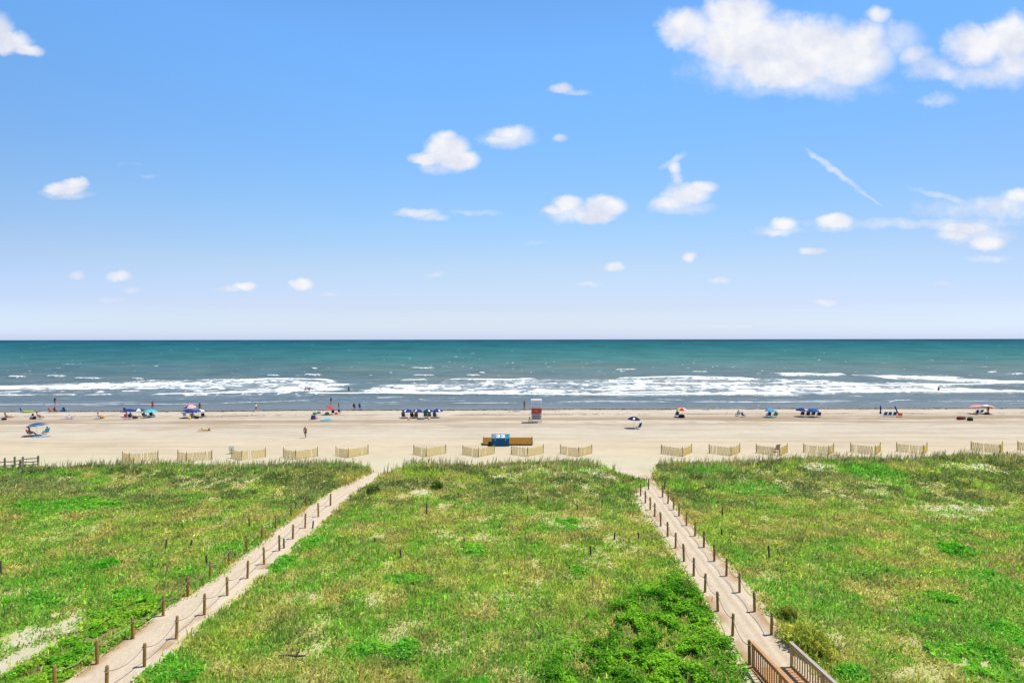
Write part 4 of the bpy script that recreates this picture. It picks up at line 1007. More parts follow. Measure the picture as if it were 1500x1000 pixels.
def joints(pose, s=1.0):
    J = dict(pel=(0, 0, .93), wai=(0, 0, 1.08), che=(0, .01, 1.30), nec=(0, 0, 1.47), hea=(0, .02, 1.57), top=(0, .015, 1.68), nos=(0, .125, 1.57),
             shL=(-.18, 0, 1.41), elL=(-.25, -.02, 1.13), wrL=(-.25, .06, .89), shR=(.18, 0, 1.41), elR=(.25, -.02, 1.13), wrR=(.25, .06, .89),
             hiL=(-.10, 0, .88), knL=(-.11, .02, .48), anL=(-.11, -.02, .08), toL=(-.12, .16, .03), hiR=(.10, 0, .88), knR=(.11, .02, .48), anR=(.11, -.02, .08), toR=(.12, .16, .03))
    if pose in ('walk', 'stride'):
        k = 1.0 if pose == 'walk' else 1.4
        J.update(knL=(-.10, .20 * k, .50), anL=(-.10, .26 * k, .09), toL=(-.10, .43 * k, .05), knR=(.10, -.04, .48), anR=(.10, -.34 * k, .15), toR=(.10, -.22 * k, .03), elL=(-.24, -.12, 1.15), wrL=(-.25, -.10, .90), elR=(.24, .06, 1.15), wrR=(.24, .22, .96))
    if pose == 'stoop':
        J.update(wai=(0, .05, 1.07), che=(0, .17, 1.26), nec=(0, .27, 1.38), hea=(0, .34, 1.45), top=(0, .38, 1.55), nos=(0, .44, 1.42), shL=(-.18, .22, 1.34), shR=(.18, .22, 1.34), elL=(-.26, .24, 1.06), wrL=(-.24, .34, .86), elR=(.25, .10, 1.10), wrR=(.2, .22, .95),
                 knL=(-.10, .20, .50), anL=(-.10, .22, .09), toL=(-.10, .38, .04), knR=(.10, -.06, .48), anR=(.10, -.34, .16), toR=(.10, -.22, .04))
    if pose == 'hold':
        J.update(elR=(.26, .06, 1.15), wrR=(.20, .32, 1.12), elL=(-.25, .04, 1.14), wrL=(-.16, .28, 1.08))
    if pose == 'sit':
        J.update(pel=(0, 0, .36), wai=(0, -.05, .50), che=(0, -.12, .71), nec=(0, -.16, .88), hea=(0, -.13, .98), top=(0, -.14, 1.09), nos=(0, -.02, .97), shL=(-.18, -.15, .82), shR=(.18, -.15, .82), elL=(-.27, -.06, .60), elR=(.27, -.06, .60), wrL=(-.26, .17, .54), wrR=(.26, .17, .54),
                 hiL=(-.10, .03, .34), hiR=(.10, .03, .34), knL=(-.13, .42, .42), knR=(.13, .42, .40), anL=(-.13, .68, .09), anR=(.13, .72, .09), toL=(-.14, .82, .16), toR=(.14, .86, .16))
    if pose == 'lie':
        f = lambda x, y, z: (x, y, z)
        J.update(pel=(0, 0, .16), wai=(0, -.16, .15), che=(0, -.38, .16), nec=(0, -.56, .17), hea=(0, -.66, .18), top=(0, -.77, .18), nos=(0, -.66, .29), shL=(-.18, -.50, .15), shR=(.18, -.50, .15), elL=(-.34, -.36, .12), elR=(.33, -.60, .12), wrL=(-.30, -.12, .11), wrR=(.2, -.78, .12),
                 hiL=(-.10, .05, .15), hiR=(.10, .05, .15), knL=(-.12, .45, .18), knR=(.11, .38, .42), anL=(-.12, .86, .09), anR=(.11, .66, .1), toL=(-.13, .92, .2), toR=(.11, .82, .1))
    return {k: Vector(v) * s for k, v in J.items()}
RAD = dict(pel=.135, wai=.12, che=.145, nec=.055, hea=.088, top=.07, nos=.018, shL=.068, shR=.068, elL=.044, elR=.044, wrL=.03, wrR=.03, hiL=.098, hiR=.098, knL=.062, knR=.062, anL=.042, anR=.042, toL=.035, toR=.035)
BONES = [('pel', 'wai'), ('wai', 'che'), ('che', 'nec'), ('nec', 'hea'), ('hea', 'top'), ('hea', 'nos'), ('che', 'shL'), ('shL', 'elL'), ('elL', 'wrL'), ('che', 'shR'), ('shR', 'elR'), ('elR', 'wrR'),
         ('pel', 'hiL'), ('hiL', 'knL'), ('knL', 'anL'), ('anL', 'toL'), ('pel', 'hiR'), ('hiR', 'knR'), ('knR', 'anR'), ('anR', 'toR')]
def person(px, py, rz, pose, label, skin=None, hair=None, top=None, bottom=None, s=1.0, dz=0.0, hat=None, group=None, z=None):
    p = hit(px, py, z); p.z += dz
    t = thing('person', label, 'person', p, rz, group); skin = skin or skin_l; hair = hair or hair_d
    J = joints(pose, s); keys = list(J); V_ = [J[k] for k in keys]; idx = {k: i for i, k in enumerate(keys)}; E = [(idx[a], idx[b]) for a, b in BONES]; rad = [RAD[k] * s for k in keys]
    for S_ in 'LR':      # hand: palm, four fingers and a thumb
        w_ = J['wr' + S_]; d = (w_ - J['el' + S_]).normalized(); sd_ = d.cross(Vector((0, 0, 1)) if abs(d.z) < .9 else Vector((0, 1, 0))).normalized(); n_ = d.cross(sd_)
        V_.append(w_ + d * .075 * s); rad.append(.026 * s); pi_ = len(V_) - 1; E.append((idx['wr' + S_], pi_))
        for k, L in enumerate((.075, .088, .082, .062)):
            b0_ = w_ + d * .09 * s + sd_ * (k - 1.5) * .021 * s; V_.append(b0_ + d * .03 * s); rad.append(.009 * s); E.append((pi_, len(V_) - 1))
            V_.append(b0_ + d * L * s + n_ * .02 * s); rad.append(.007 * s); E.append((len(V_) - 2, len(V_) - 1))
        V_.append(w_ + d * .07 * s - sd_ * .055 * s + n_ * .015 * s); rad.append(.009 * s); E.append((idx['wr' + S_], len(V_) - 1))
    skin_obj('body', V_, E, rad, skin, t, 1)
    def cloth(name, ks, bones, grow, m, cut=None):
        vs_ = [J[k].copy() for k in ks]; ii = {k: i for i, k in enumerate(ks)}
        rr = [RAD[k] * s + grow for k in ks]
        for (k, towards, f) in (cut or []): vs_[ii[k]] = J[towards].lerp(J[k], f); rr[ii[k]] = (RAD[towards] * (1 - f) + RAD[k] * f) * s + grow
        skin_obj(name, vs_, [(ii[a], ii[b]) for a, b in bones], rr, m, t, 1)
    if top:
        cloth('shirt', ['che', 'wai', 'pel', 'nec', 'shL', 'shR', 'elL', 'elR'], [('pel', 'wai'), ('wai', 'che'), ('che', 'nec'), ('che', 'shL'), ('che', 'shR'), ('shL', 'elL'), ('shR', 'elR')], .016, top, [('nec', 'che', .72), ('elL', 'shL', .6), ('elR', 'shR', .6), ('pel', 'wai', .5)])
    if bottom:
        cloth('shorts', ['pel', 'wai', 'hiL', 'hiR', 'knL', 'knR'], [('pel', 'wai'), ('pel', 'hiL'), ('pel', 'hiR'), ('hiL', 'knL'), ('hiR', 'knR')], .018, bottom, [('wai', 'pel', .4), ('knL', 'hiL', .65), ('knR', 'hiR', .65)])
    ax = (J['top'] - J['nec']).normalized(); fw = (J['nos'] - J['hea']).normalized()
    bb = MB(); bm = bmesh.new(); bmesh.ops.create_icosphere(bm, subdivisions=3, radius=.118 * s); cen = J['hea'].lerp(J['top'], .5) - fw * .018 * s
    for v in bm.verts:
        if v.co.dot(fw) > .045 * s and v.co.dot(ax) < .06 * s: v.co = v.co - fw * (v.co.dot(fw) - .045 * s)
        v.co = v.co * (1 + 0.05 * math.sin(v.co.x * 90 / s) * math.sin(v.co.y * 80 / s))
    vs_ = [v.co + cen for v in bm.verts]; bb.add(vs_, [[v.index for v in f.verts] for f in bm.faces], 0, True); bm.free(); bb.build('hair', hair, t)
    if hat:
        bb = MB(); q = (ax.to_track_quat('Z', 'Y')).to_matrix()
        pr = [(.21, .0), (.21, .012), (.125, .02), (.118, .10), (.07, .125), (.001, .13)]
        m_ = MB(); m_.lathe(pr, 14); bb.add([q @ (Vector(v) * s) + J['top'] - ax * .02 * s for v in m_.v], m_.f, 0, True); bb.build('hat', hat, t)
    return t

# --- standing, walking and wading people
person(447.5, 641, R(185), 'stoop', 'person walking up the dry beach in dark shorts with a pink bag on the back', skin_t, hair_b, None, black)
o = bag(448, 640.5, (0.34, 0.2, 0.42), fab('salmon', (0.72, 0.28, 0.22)), 'pink bag carried on the back of the walking person', rz=0.1); q = hit(447.5, 641); o.location = (q.x + 0.05, q.y - 0.02, 1.02)
person(768, 599.3, R(-60), 'hold', 'person standing at the water edge beside the lifeguard stand holding something out', skin_t, hair_d, maroon, brownf)
person(375, 603, R(-80), 'stride', 'person striding along the wet sand in white top and dark trousers', skin_l, hair_d, whitef, black)
person(80.5, 594, R(10), 'walk', 'person in dark red wading in the shallows off the striped chairs', skin_t, hair_d, maroon, redf, z=-0.25)
person(223.5, 599.6, R(20), 'stand', 'person in red swimwear standing at the water edge behind the turquoise umbrella', skin_t, hair_d, redf, maroon)
person(447.3, 574.5, R(0), 'stand', 'person in pink top wading in the foam, one of a close pair', skin_l, hair_d, rose, black, dz=-0.35, z=-0.2)
person(452.7, 574.5, R(10), 'stand', 'person in dark swimwear wading in the foam, one of a close pair', skin_l, hair_d, rose, navy, dz=-0.35, z=-0.2)
person(511, 573.5, R(-20), 'stand', 'lone person wading in the white foam beyond the red umbrella', skin_t, hair_d, brownf, black, dz=-0.3, z=-0.2)
person(485, 593.3, R(-10), 'stand', 'person in blue top and pink shorts standing in the shallows by the red umbrella', skin_l, hair_d, blue, pink, z=-0.2)
person(496, 598.3, R(-30), 'stand', 'small tan child standing on the wet sand by the shallows', skin_t, hair_b, None, tan, s=0.72, z=-0.15)
person(519, 599.3, R(0), 'sit', 'person in black sitting at the water edge beside one in blue', skin_l, hair_d, black, black, z=-0.17, s=1.15)
person(527, 599.3, R(0), 'sit', 'person in blue sitting at the water edge beside one in black', skin_l, hair_d, blue, navy, z=-0.17, s=1.15)
person(292.5, 602.5, R(30), 'stand', 'tanned person standing behind the cluster of blue and pink umbrellas', skin_t, hair_d, brownf, maroon)
person(1375, 574, R(0), 'stand', 'lone dark person wading in the surf beyond the pink umbrellas', skin_d, hair_d, black, black, dz=-0.2, z=-0.2)
person(1447.5, 605.5, R(0), 'stand', 'tanned person standing under the pink umbrellas in dark swimwear', skin_t, hair_d, None, brownf, s=0.95)

# --- group under the near blue umbrella
umbrella(54, 638, 1.30, 1.85, [royal], 'blue umbrella with pale blue edge nearest the dunes', (R(-10), R(4)), trim=sky_b, depth=0.28)
cg = 'chairs on the beach'
chair(44, 637.5, R(-70), redf, 'red low chair under the blue umbrella nearest the dunes', group=cg); person(44.2, 637.5, R(-70), 'sit', 'person in bright red shirt and dark hat lounging under the blue umbrella nearest the dunes', skin_t, hair_d, redf, brownf, dz=0.02, hat=brownf)
chair(66.5, 636, R(75), teal, 'teal low chair facing the person in the bright red shirt', group=cg, w=0.62, tall=0.7); person(68, 635.8, R(75), 'sit', 'person in teal reclining in the teal chair opposite the red shirt', skin_l, hair_d, teal, sky_b, dz=0.0)
towel(60, 639.5, 2.2, 0.8, R(12), sky_b, 'pale blue towel spread between the red and teal chairs')
# --- people at the edge of the view
chair(2, 614.5, R(-30), grey, 'grey low chair at the outer edge of the beach group', group=cg); bag(6, 615, (0.7, 0.5, 0.4), black, 'black bag beside the outermost grey chair')
person(9, 613, R(-60), 'sit', 'person in maroon sunbathing with legs stretched out beside the black bag', skin_t, hair_d, maroon, maroon); person(14, 611.5, R(-80), 'lie', 'person lying on the sand beside the one in maroon', skin_l, hair_b, pink, rose)
bag(46.5, 614, (0.6, 0.45, 0.5), grey, 'grey bag with handles near the seated brown haired person'); bag(50.5, 614, (0.5, 0.4, 0.55), black, 'black bag next to the grey bag'); bag(48, 608.5, (0.3, 0.3, 0.35), black, 'small black bag apart behind the grey bag')
person(55.5, 612, R(-50), 'sit', 'person with brown back seated by the black and grey bags', skin_t, hair_d, None, maroon); chair(60.5, 613.5, R(-90), brownf, 'brown low chair beside the person with brown back', group=cg, tall=0.4)
chair(33.5, 603.5, R(-20), blue, 'blue chair by the water behind the lime float', group=cg)
# lime float
p = hit(41, 604); bb = MB(); bb.tube([Vector((0.85 * math.cos(a), 0.45 * math.sin(a), 0.16)) for a in [k * math.pi / 8 for k in range(17)]], 0.15, 8); t = thing('inflatable_float', 'lime green inflatable float lying by the water', 'float', p, 0.2); bb.build('ring', lime, t); bb = MB(); bb.box((0, 0, 0.10), (1.3, 0.6, 0.05), None, 0, 0.02); bb.build('floor_sheet', black, t)
towel(63, 603.5, 1.5, 0.9, 0.1, lilac, 'pale lilac towel heaped on the sand by the water')
person(72.5, 604.5, R(20), 'sit', 'person in coral red top sitting by the pale lilac towel', skin_l, hair_b, coral, rose); person(80.5, 604.5, R(0), 'sit', 'person in maroon top sitting by the water beyond the coral one', skin_t, hair_d, maroon, black)
bag(92, 602.5, (0.7, 0.5, 0.6), sky_b, 'light blue bag by the water beside the green mat'); chair(95.5, 602.5, 0, blue, 'blue chair by the water between light blue bag and green mat', group=cg); towel(101, 603, 1.1, 0.9, 0.0, green, 'green mat on the sand by the water')
chair(97.5, 613.5, R(-50), purple, 'navy and white striped chair, nearer of the striped pair to the coral person', group=cg, f2=whitef, tall=0.75); chair(105.5, 613.5, R(-75), purple, 'navy and white striped lounge chair, the lower of the striped pair', group=cg, f2=whitef, tall=0.5, w=0.7)
towel(144.5, 613, 1.3, 0.9, 0.1, blue, 'blue towel under the lone sunbather'); person(144.5, 612.4, R(-80), 'sit', 'lone sunbather with dark cap on a blue towel', skin_l, hair_d, None, blue, hat=brownf, s=0.9); bag(150, 612, (0.7, 0.5, 0.5), fab('orange', (0.65, 0.30, 0.08)), 'orange bag beside the lone sunbather')
# --- blue umbrellas and turquoise one
ug = 'open beach umbrellas'
umbrella(189.5, 610.5, 1.0, 1.50, [royal], 'royal blue umbrella above the person in pink red shirt', (R(5), 0)); umbrella(203.5, 610, 1.0, 1.45, [royal, royal, whitef, royal], 'royal blue umbrella with white panel next to the turquoise one', (R(-4), 0))
umbrella(220, 611, 1.22, 1.45, [turq], 'bright turquoise umbrella low over dark chairs', (R(-6), R(3)), depth=0.42)
person(186, 613, R(0), 'sit', 'person in pink red shirt sitting beneath the royal blue umbrella', skin_l, hair_d, rose, rose, s=1.05); chair(186, 613.3, 0, rose, 'pink red chair beneath the royal blue umbrella', group=cg)
chair(192, 613, 0, navy, 'navy chair next to the pink red one', group=cg); person(192, 612.8, 0, 'sit', 'person in dark top in the navy chair next to the pink red one', skin_d, hair_d, purple, black); bag(198, 613, (0.8, 0.5, 0.45), brownf, 'brown bag in the shade of the royal blue umbrellas')
chair(212, 611.5, R(-30), black, 'black chair in the turquoise umbrella shade, on its open side', group=cg); person(212, 611.3, R(-40), 'sit', 'person in black sprawled in the turquoise umbrella shade', skin_d, hair_d, black, black); chair(222.5, 611, 0, navy, 'navy chair under the turquoise umbrella', group=cg); person(222.5, 610.8, 0, 'sit', 'person in navy sitting under the turquoise umbrella', skin_d, hair_d, navy, navy)
bag(180, 603.5, (1.0, 0.4, 0.25), tan, 'tan low box behind the royal blue umbrellas', 'box', 'beach_box', strap=False, lid=brownf); chair(184.5, 603.5, 0, navy, 'dark chair behind the royal blue umbrella by the water', group=cg)
# --- cluster of pink and blue umbrellas
umbrella(278, 604, 1.15, 1.55, [pink, purple, pink, pink], 'pink and purple panelled umbrella behind the blue pair', (R(4), R(-4)), depth=0.45)
umbrella(277.5, 612, 1.25, 1.60, [royal], 'blue umbrella in front of the pink and purple one', (R(8), R(6))); umbrella(290.5, 611, 1.15, 1.45, [blue, blue, blue, whitef], 'blue umbrella with white panel beside the one in front of the pink', (R(-6), R(3)))
chair(271.5, 611, R(0), lilac, 'pale chair under the blue umbrella cluster', group=cg, tall=0.75); bag(277.5, 614, (0.45, 0.35, 0.4), yellow, 'yellow bag under the blue umbrella cluster'); person(282.5, 612, R(0), 'sit', 'person in red top seated under the blue umbrella cluster', skin_t, hair_d, maroon, black)
chair(282.5, 612.2, 0, grey, 'grey chair holding the person in red under the blue umbrellas', group=cg); chair(297.5, 611.5, R(20), black, 'black chair at the open side of the blue umbrella cluster', group=cg); bag(301, 610.5, (0.5, 0.3, 0.3), tan, 'tan bag beside the black chair of the umbrella cluster')
bag(288, 613, (0.7, 0.5, 0.45), black, 'black bag in the shade of the blue umbrella cluster')
towel(299.5, 631.5, 1.9, 0.8, R(5), tan, 'tan towel under the sunbather in the open sand'); person(299.5, 631, R(88), 'lie', 'sunbather lying on a tan towel in the open sand', skin_l, hair_d, None, yellow, dz=0.03); bag(306, 630.3, (0.4, 0.3, 0.3), grey, 'grey bag at the head of the sunbather in the open sand')
# --- red umbrella group
umbrella(482, 607, 1.0, 1.50, [redf], 'red umbrella tipped far over toward the sun', (R(24), R(8)), depth=0.25)
bag(461, 607, (0.7, 0.5, 0.45), green, 'green bag beside the red umbrella group'); bag(467, 605.5, (0.8, 0.5, 0.35), grey, 'grey bag behind the green bag'); bag(479, 607.5, (0.8, 0.5, 0.5), fab('khaki', (0.20, 0.20, 0.13)), 'khaki bag under the red umbrella'); chair(488, 606.5, R(10), black, 'black chair beyond the red umbrella', group=cg, tall=0.5)
bag(492.5, 606.5, (0.55, 0.45, 0.35), redf, 'red bag between black and blue chairs'); chair(498, 605, R(-20), royal, 'blue chair last in the red umbrella group', group=cg, tall=0.5); bag(459, 614, (0.85, 0.6, 0.7), purple, 'dark purple cooler box standing apart before the red umbrella group', 'cooler', 'cooler', 0.05, False, grey); bag(465, 613, (0.4, 0.3, 0.3), pink, 'small pink bag beside the dark purple cooler')
p = hit(478.5, 615.5); t = thing('inflatable_pool', 'light blue inflatable pool lying on the sand before the red umbrella', 'inflatable', p, 0.05); bb = MB(); bb.tube([Vector((0.95 * math.cos(a), 0.75 * math.sin(a), 0.10)) for a in [k * math.pi / 10 for k in range(21)]], 0.11, 8); bb.build('ring', fab('pale_turquoise', (0.15, 0.55, 0.65)), t); bb = MB(); bb.lathe([(0.001, 0.05), (0.9, 0.05), (0.9, 0.02), (0.001, 0.02)], 20, sy=0.8); bb.build('floor_sheet', teal, t)
# --- four navy umbrellas
for (a, b, lg, lab) in [(596.5, 612, 5, 'navy umbrella with white mark, outermost on the open path side of four'), (612, 612, 5, 'navy umbrella with pale blue mark, second in the row of four'), (627, 612, 6, 'navy umbrella with white mark above the yellow bucket'), (641, 611.5, 6, 'navy umbrella with white mark, last of four on the lifeguard side')]:
    umbrella(a, b, 1.02, 1.62, [royal], lab, (R(random.uniform(-3, 3)), R(2)), logo=lg, depth=0.5)
for (a, b, f_, lab, pp) in [(591.5, 612, fab('slate', (0.07, 0.08, 0.14)), 'tall slate chair under the outermost navy umbrella', None), (604, 612.5, black, 'black chair under the second navy umbrella', (skin_t, black)), (609.5, 612.5, brownf, 'dark brown chair under the second navy umbrella', (skin_d, brownf)),
                            (623.5, 611.5, green, 'green chair under the navy umbrella above the yellow bucket', (skin_l, teal)), (629, 611.5, grey, 'grey chair beside the green chair in the navy umbrella row', (skin_l, grey)), (637, 612, fab('slate', (0.07, 0.08, 0.14)), 'slate chair under the last navy umbrella', (skin_d, navy))]:
    chair(a, b, R(random.uniform(-12, 12)), f_, lab, group=cg, tall=0.8, w=0.66)
    if pp: person(a, b - 0.2, 0, 'sit', 'person in the ' + lab, pp[0], hair_d, pp[1], black)
bag(616.5, 614, (1.3, 0.6, 0.35), fab('dusky', (0.16, 0.20, 0.22)), 'long grey bag lying between the navy umbrellas', strap=False); bag(598.5, 615, (0.35, 0.3, 0.35), pink, 'small pink bag before the navy umbrella row')
p = hit(628.5, 614.5); t = thing('sand_bucket', 'yellow bucket on the sand before the navy umbrella row', 'bucket', p); bb = MB(); bb.lathe([(0.001, 0), (0.13, 0), (0.18, 0.34), (0.165, 0.34), (0.12, 0.03), (0.001, 0.03)], 14); bb.build('pail', yellow, t); bb = MB(); bb.tube([Vector((0.175 * math.cos(a), 0, 0.33 + 0.16 * math.sin(a))) for a in [k * math.pi / 8 for k in range(9)]], 0.01, 5); bb.build('handle', whitef, t)
# --- lone navy umbrella
umbrella(928.5, 627, 1.02, 1.85, [fab('deep_navy', (0.012, 0.014, 0.06))], 'lone dark navy umbrella with white mark in the open sand', (R(3), 0), logo=5, depth=0.46); chair(935, 628, R(35), fab('chair_navy', (0.02, 0.035, 0.12)), 'navy chair beside the lone dark navy umbrella', group=cg, tall=0.75, w=0.62)
# --- multicoloured umbrella
umbrella(999, 611, 1.05, 1.75, [whitef, lilac, whitef, pink, yellow, redf, pink, lilac], 'multicoloured panelled umbrella in pink, red and yellow', (R(2), 0), depth=0.45); chair(991.5, 610, 0, blue, 'blue chair beside the multicoloured umbrella', group=cg, tall=0.7); person(991.5, 609.8, 0, 'sit', 'person in blue top by the multicoloured umbrella', skin_l, hair_d, blue, navy)
bag(998.5, 611.5, (1.1, 0.6, 0.55), black, 'black bag under the multicoloured umbrella')
# --- pair between
chair(1081, 609.5, R(0), lilac, 'pale chair of the pair without an umbrella', group=cg); person(1081, 609.3, R(10), 'sit', 'person in dark top in the pale chair without an umbrella', skin_l, hair_d, black, navy); chair(1089.5, 610.5, R(-70), royal, 'blue lounge chair of the pair without an umbrella', group=cg, tall=0.45); person(1088, 610.3, R(-70), 'sit', 'person with dark hair sitting in the blue lounge chair without an umbrella', skin_l, hair_d, royal, royal, s=0.85)
# --- light blue umbrella
umbrella(1128.5, 611, 1.0, 1.60, [sky_b], 'light blue umbrella over two dark chairs', (R(2), 0), depth=0.5)
chair(1126, 610.5, R(5), navy, 'navy chair under the light blue umbrella', group=cg); person(1126, 610.3, R(5), 'sit', 'person in navy under the light blue umbrella', skin_d, hair_d, navy, black); chair(1136, 610.5, R(-5), green, 'dark green chair beside the light blue umbrella', group=cg); person(1136, 610.3, 0, 'sit', 'person in dark green beside the light blue umbrella', skin_d, hair_d, green, black); bag(1131, 612, (0.8, 0.5, 0.35), fab('sea_green', (0.20, 0.36, 0.30)), 'pale green bag between the navy and dark green chairs')
# --- two royal umbrellas, four chairs
umbrella(1174.5, 610, 1.08, 1.60, [royal], 'royal blue umbrella with white mark over the four dark chairs', (R(2), 0), logo=6, depth=0.45); umbrella(1191, 610.5, 1.08, 1.55, [blue], 'plain blue umbrella next to the royal one over the four dark chairs', (R(-3), 0), depth=0.45)
for a, b, lab in [(1175, 609.5, 'dark chair directly below the white marked royal umbrella'), (1183, 610, 'dark chair between the royal and the plain blue umbrella'), (1190.5, 609.7, 'dark chair directly below the plain blue umbrella'), (1199, 610.3, 'dark chair at the sunny end of the row of four')]:
    chair(a, b, R(-12), fab('dusk', (0.03, 0.03, 0.055)), lab, group=cg, tall=0.66, w=0.62, fr=M['darkmetal'])
# --- closed umbrellas and blue chairs
closed_umbrella(1289.5, 611.5, 2.25, 'upright closed dark umbrella beside the three blue chairs', R(2)); closed_umbrella(1317, 610, 2.15, 'leaning closed dark umbrella above the coral chair', R(-22))
for a, lab in [(1296, 'blue chair nearest the upright closed umbrella'), (1302.5, 'blue chair in the middle of the row of three'), (1309.5, 'blue chair nearest the leaning closed umbrella')]:
    chair(a, 609.8, R(-8), fab('chair_blue', (0.02, 0.10, 0.25)), lab, group=cg, tall=0.62, w=0.58, fr=M['white'])
chair(1317.5, 610.8, R(-15), coral, 'coral red chair beside the three blue chairs', group=cg, tall=0.55, w=0.7, fr=M['red'])
# --- pink umbrellas
umbrella(1429, 606, 1.1, 1.65, [pink], 'pink umbrella tilted over the blue chair', (R(-14), R(8)), depth=0.3); umbrella(1446, 606, 1.25, 1.65, [pink, whitef, pink], 'pink and white umbrella over the standing tanned person', (R(12), R(6)), depth=0.3)
chair(1429.5, 607, 0, royal, 'royal blue chair under the pink umbrella', group=cg, tall=0.7); chair(1436.5, 605.5, 0, grey, 'grey chair between the two pink umbrellas', group=cg, tall=0.5); bag(1445.5, 607, (1.0, 0.5, 0.4), black, 'black bag under the pink and white umbrella')
bag(1406.5, 614.5, (1.1, 0.7, 0.55), maroon, 'dark maroon bag lying on the open sand'); bag(1411.5, 614, (0.6, 0.5, 0.45), brownf, 'small brown bag against the dark maroon bag'); bag(1421, 616, (0.9, 0.6, 0.6), fab('dark_green', (0.025, 0.04, 0.035)), 'dark green bag apart from the maroon bag on the open sand')
# --- chairs by the fences
chair(340.5, 663.5, R(10), whitef, 'white canvas chair behind a slat sand fence', group=cg, tall=0.75, w=0.6); chair(1136, 661.5, R(15), fab('mauve', (0.30, 0.24, 0.25)), 'grey mauve folding chair beside a slat sand fence', group=cg, tall=0.75, w=0.6)
# ------------------------------------------------------------------ world
SUN_EL, SUN_AZ = R(67), R(10)           # azimuth from +X towards +Y
sd = Vector((math.cos(SUN_EL) * math.cos(SUN_AZ), math.cos(SUN_EL) * math.sin(SUN_AZ), math.sin(SUN_EL)))
ld_ = bpy.data.lights.new('sun', 'SUN'); ld_.energy = 4.9; ld_.angle = R(0.53); ld_.color = (1.0, 0.945, 0.83)
so = bpy.data.objects.new('sun', ld_); COL.objects.link(so)
so.rotation_euler = sd.to_track_quat('Z', 'Y').to_euler(); so.location = (0, 0, 60)

w = bpy.data.worlds.new('World'); SC.world = w; w.use_nodes = True
nt = w.node_tree; nt.nodes.clear()
out = nd(nt, 'ShaderNodeOutputWorld'); bg = nd(nt, 'ShaderNodeBackground', ins={'Strength': 1.0})
nt.links.new(bg.outputs[0], out.inputs[0])
tc = nd(nt, 'ShaderNodeTexCoord')
sky = nd(nt, 'ShaderNodeTexSky', sky_type='NISHITA')
sky.sun_disc = False; sky.sun_elevation = SUN_EL; sky.sun_rotation = math.pi / 2 - SUN_AZ
sky.altitude = 0; sky.air_density = 1.0; sky.dust_density = 0.6; sky.ozone_density = 2.0
SKYK = 0.11 / 1.23
sq = nd(nt, 'ShaderNodeVectorMath', operation='MULTIPLY', ins={0: tc.outputs['Generated'], 1: (0.3, 1.0, 1.0)})   # the deep water horizon looks alike all round
sq2 = nd(nt, 'ShaderNodeVectorMath', operation='NORMALIZE', ins={0: sq.outputs[0]})
nt.links.new(sq2.outputs[0], sky.inputs[0])
s1 = nd(nt, 'ShaderNodeVectorMath', operation='SCALE', ins={0: sky.outputs[0], 'Scale': SKYK})
sp = nd(nt, 'ShaderNodeSeparateXYZ', ins={0: tc.outputs['Generated']})
el = nd(nt, 'ShaderNodeMapRange', ins={0: sp.outputs[2], 1: 0.0, 2: 1.0, 3: 0.0, 4: 1.0})
cr = nd(nt, 'ShaderNodeValToRGB', ins={0: el.outputs[0]})
TINT = [(0.0, (1.26, 1.519, 2.501)), (0.0275, (1.208, 1.318, 1.825)), (0.055, (1.242, 1.197, 1.546)), (0.122, (1.42, 1.36, 1.425)), (0.2, (1.319, 1.524, 1.634)), (0.3, (1.21, 1.648, 1.9)), (0.387, (1.155, 1.751, 2.09)), (0.45, (1.134, 1.792, 2.213)), (0.56, (0.997, 1.545, 1.9)), (0.75, (0.55, 0.8, 0.95)), (1.0, (0.5, 0.7, 0.8))]
e = cr.color_ramp.elements
while len(e) > 1: e.remove(e[-1])
e[0].position = TINT[0][0]; e[0].color = tuple(TINT[0][1]) + (1,)
for p_, c_ in TINT[1:]:
    q = e.new(p_); q.color = tuple(c_) + (1,)
s2 = nd(nt, 'ShaderNodeVectorMath', operation='MULTIPLY', ins={0: s1.outputs[0], 1: cr.outputs[0]})
skycol = s2.outputs[0]
# cumulus: soft ellipsoids placed by bearing (1/833 of the tangent), torn by noise
ysafe = mth(nt, 'MAXIMUM', sp.outputs[1], 0.02)
U = mth(nt, 'MULTIPLY', mth(nt, 'DIVIDE', sp.outputs[0], ysafe), F)
V = mth(nt, 'MULTIPLY', mth(nt, 'DIVIDE', sp.outputs[2], ysafe), F)
uv = nd(nt, 'ShaderNodeCombineXYZ', ins={0: U, 1: V, 2: 0.0}).outputs[0]
def warp(scale, amp, det=6.0, rough=0.6):
    s_ = nd(nt, 'ShaderNodeVectorMath', operation='SCALE', ins={0: uv, 'Scale': scale})
    n_ = nd(nt, 'ShaderNodeTexNoise', ins={'Vector': s_.outputs[0], 'Scale': 1.0, 'Detail': det, 'Roughness': rough})
    a_ = nd(nt, 'ShaderNodeVectorMath', operation='SUBTRACT', ins={0: n_.outputs['Color'], 1: (0.5, 0.5, 0.5)})
    b_ = nd(nt, 'ShaderNodeVectorMath', operation='MULTIPLY_ADD', ins={0: a_.outputs[0], 1: (amp, amp, 0.0), 2: uv})
    return b_.outputs[0], n_.outputs[0]
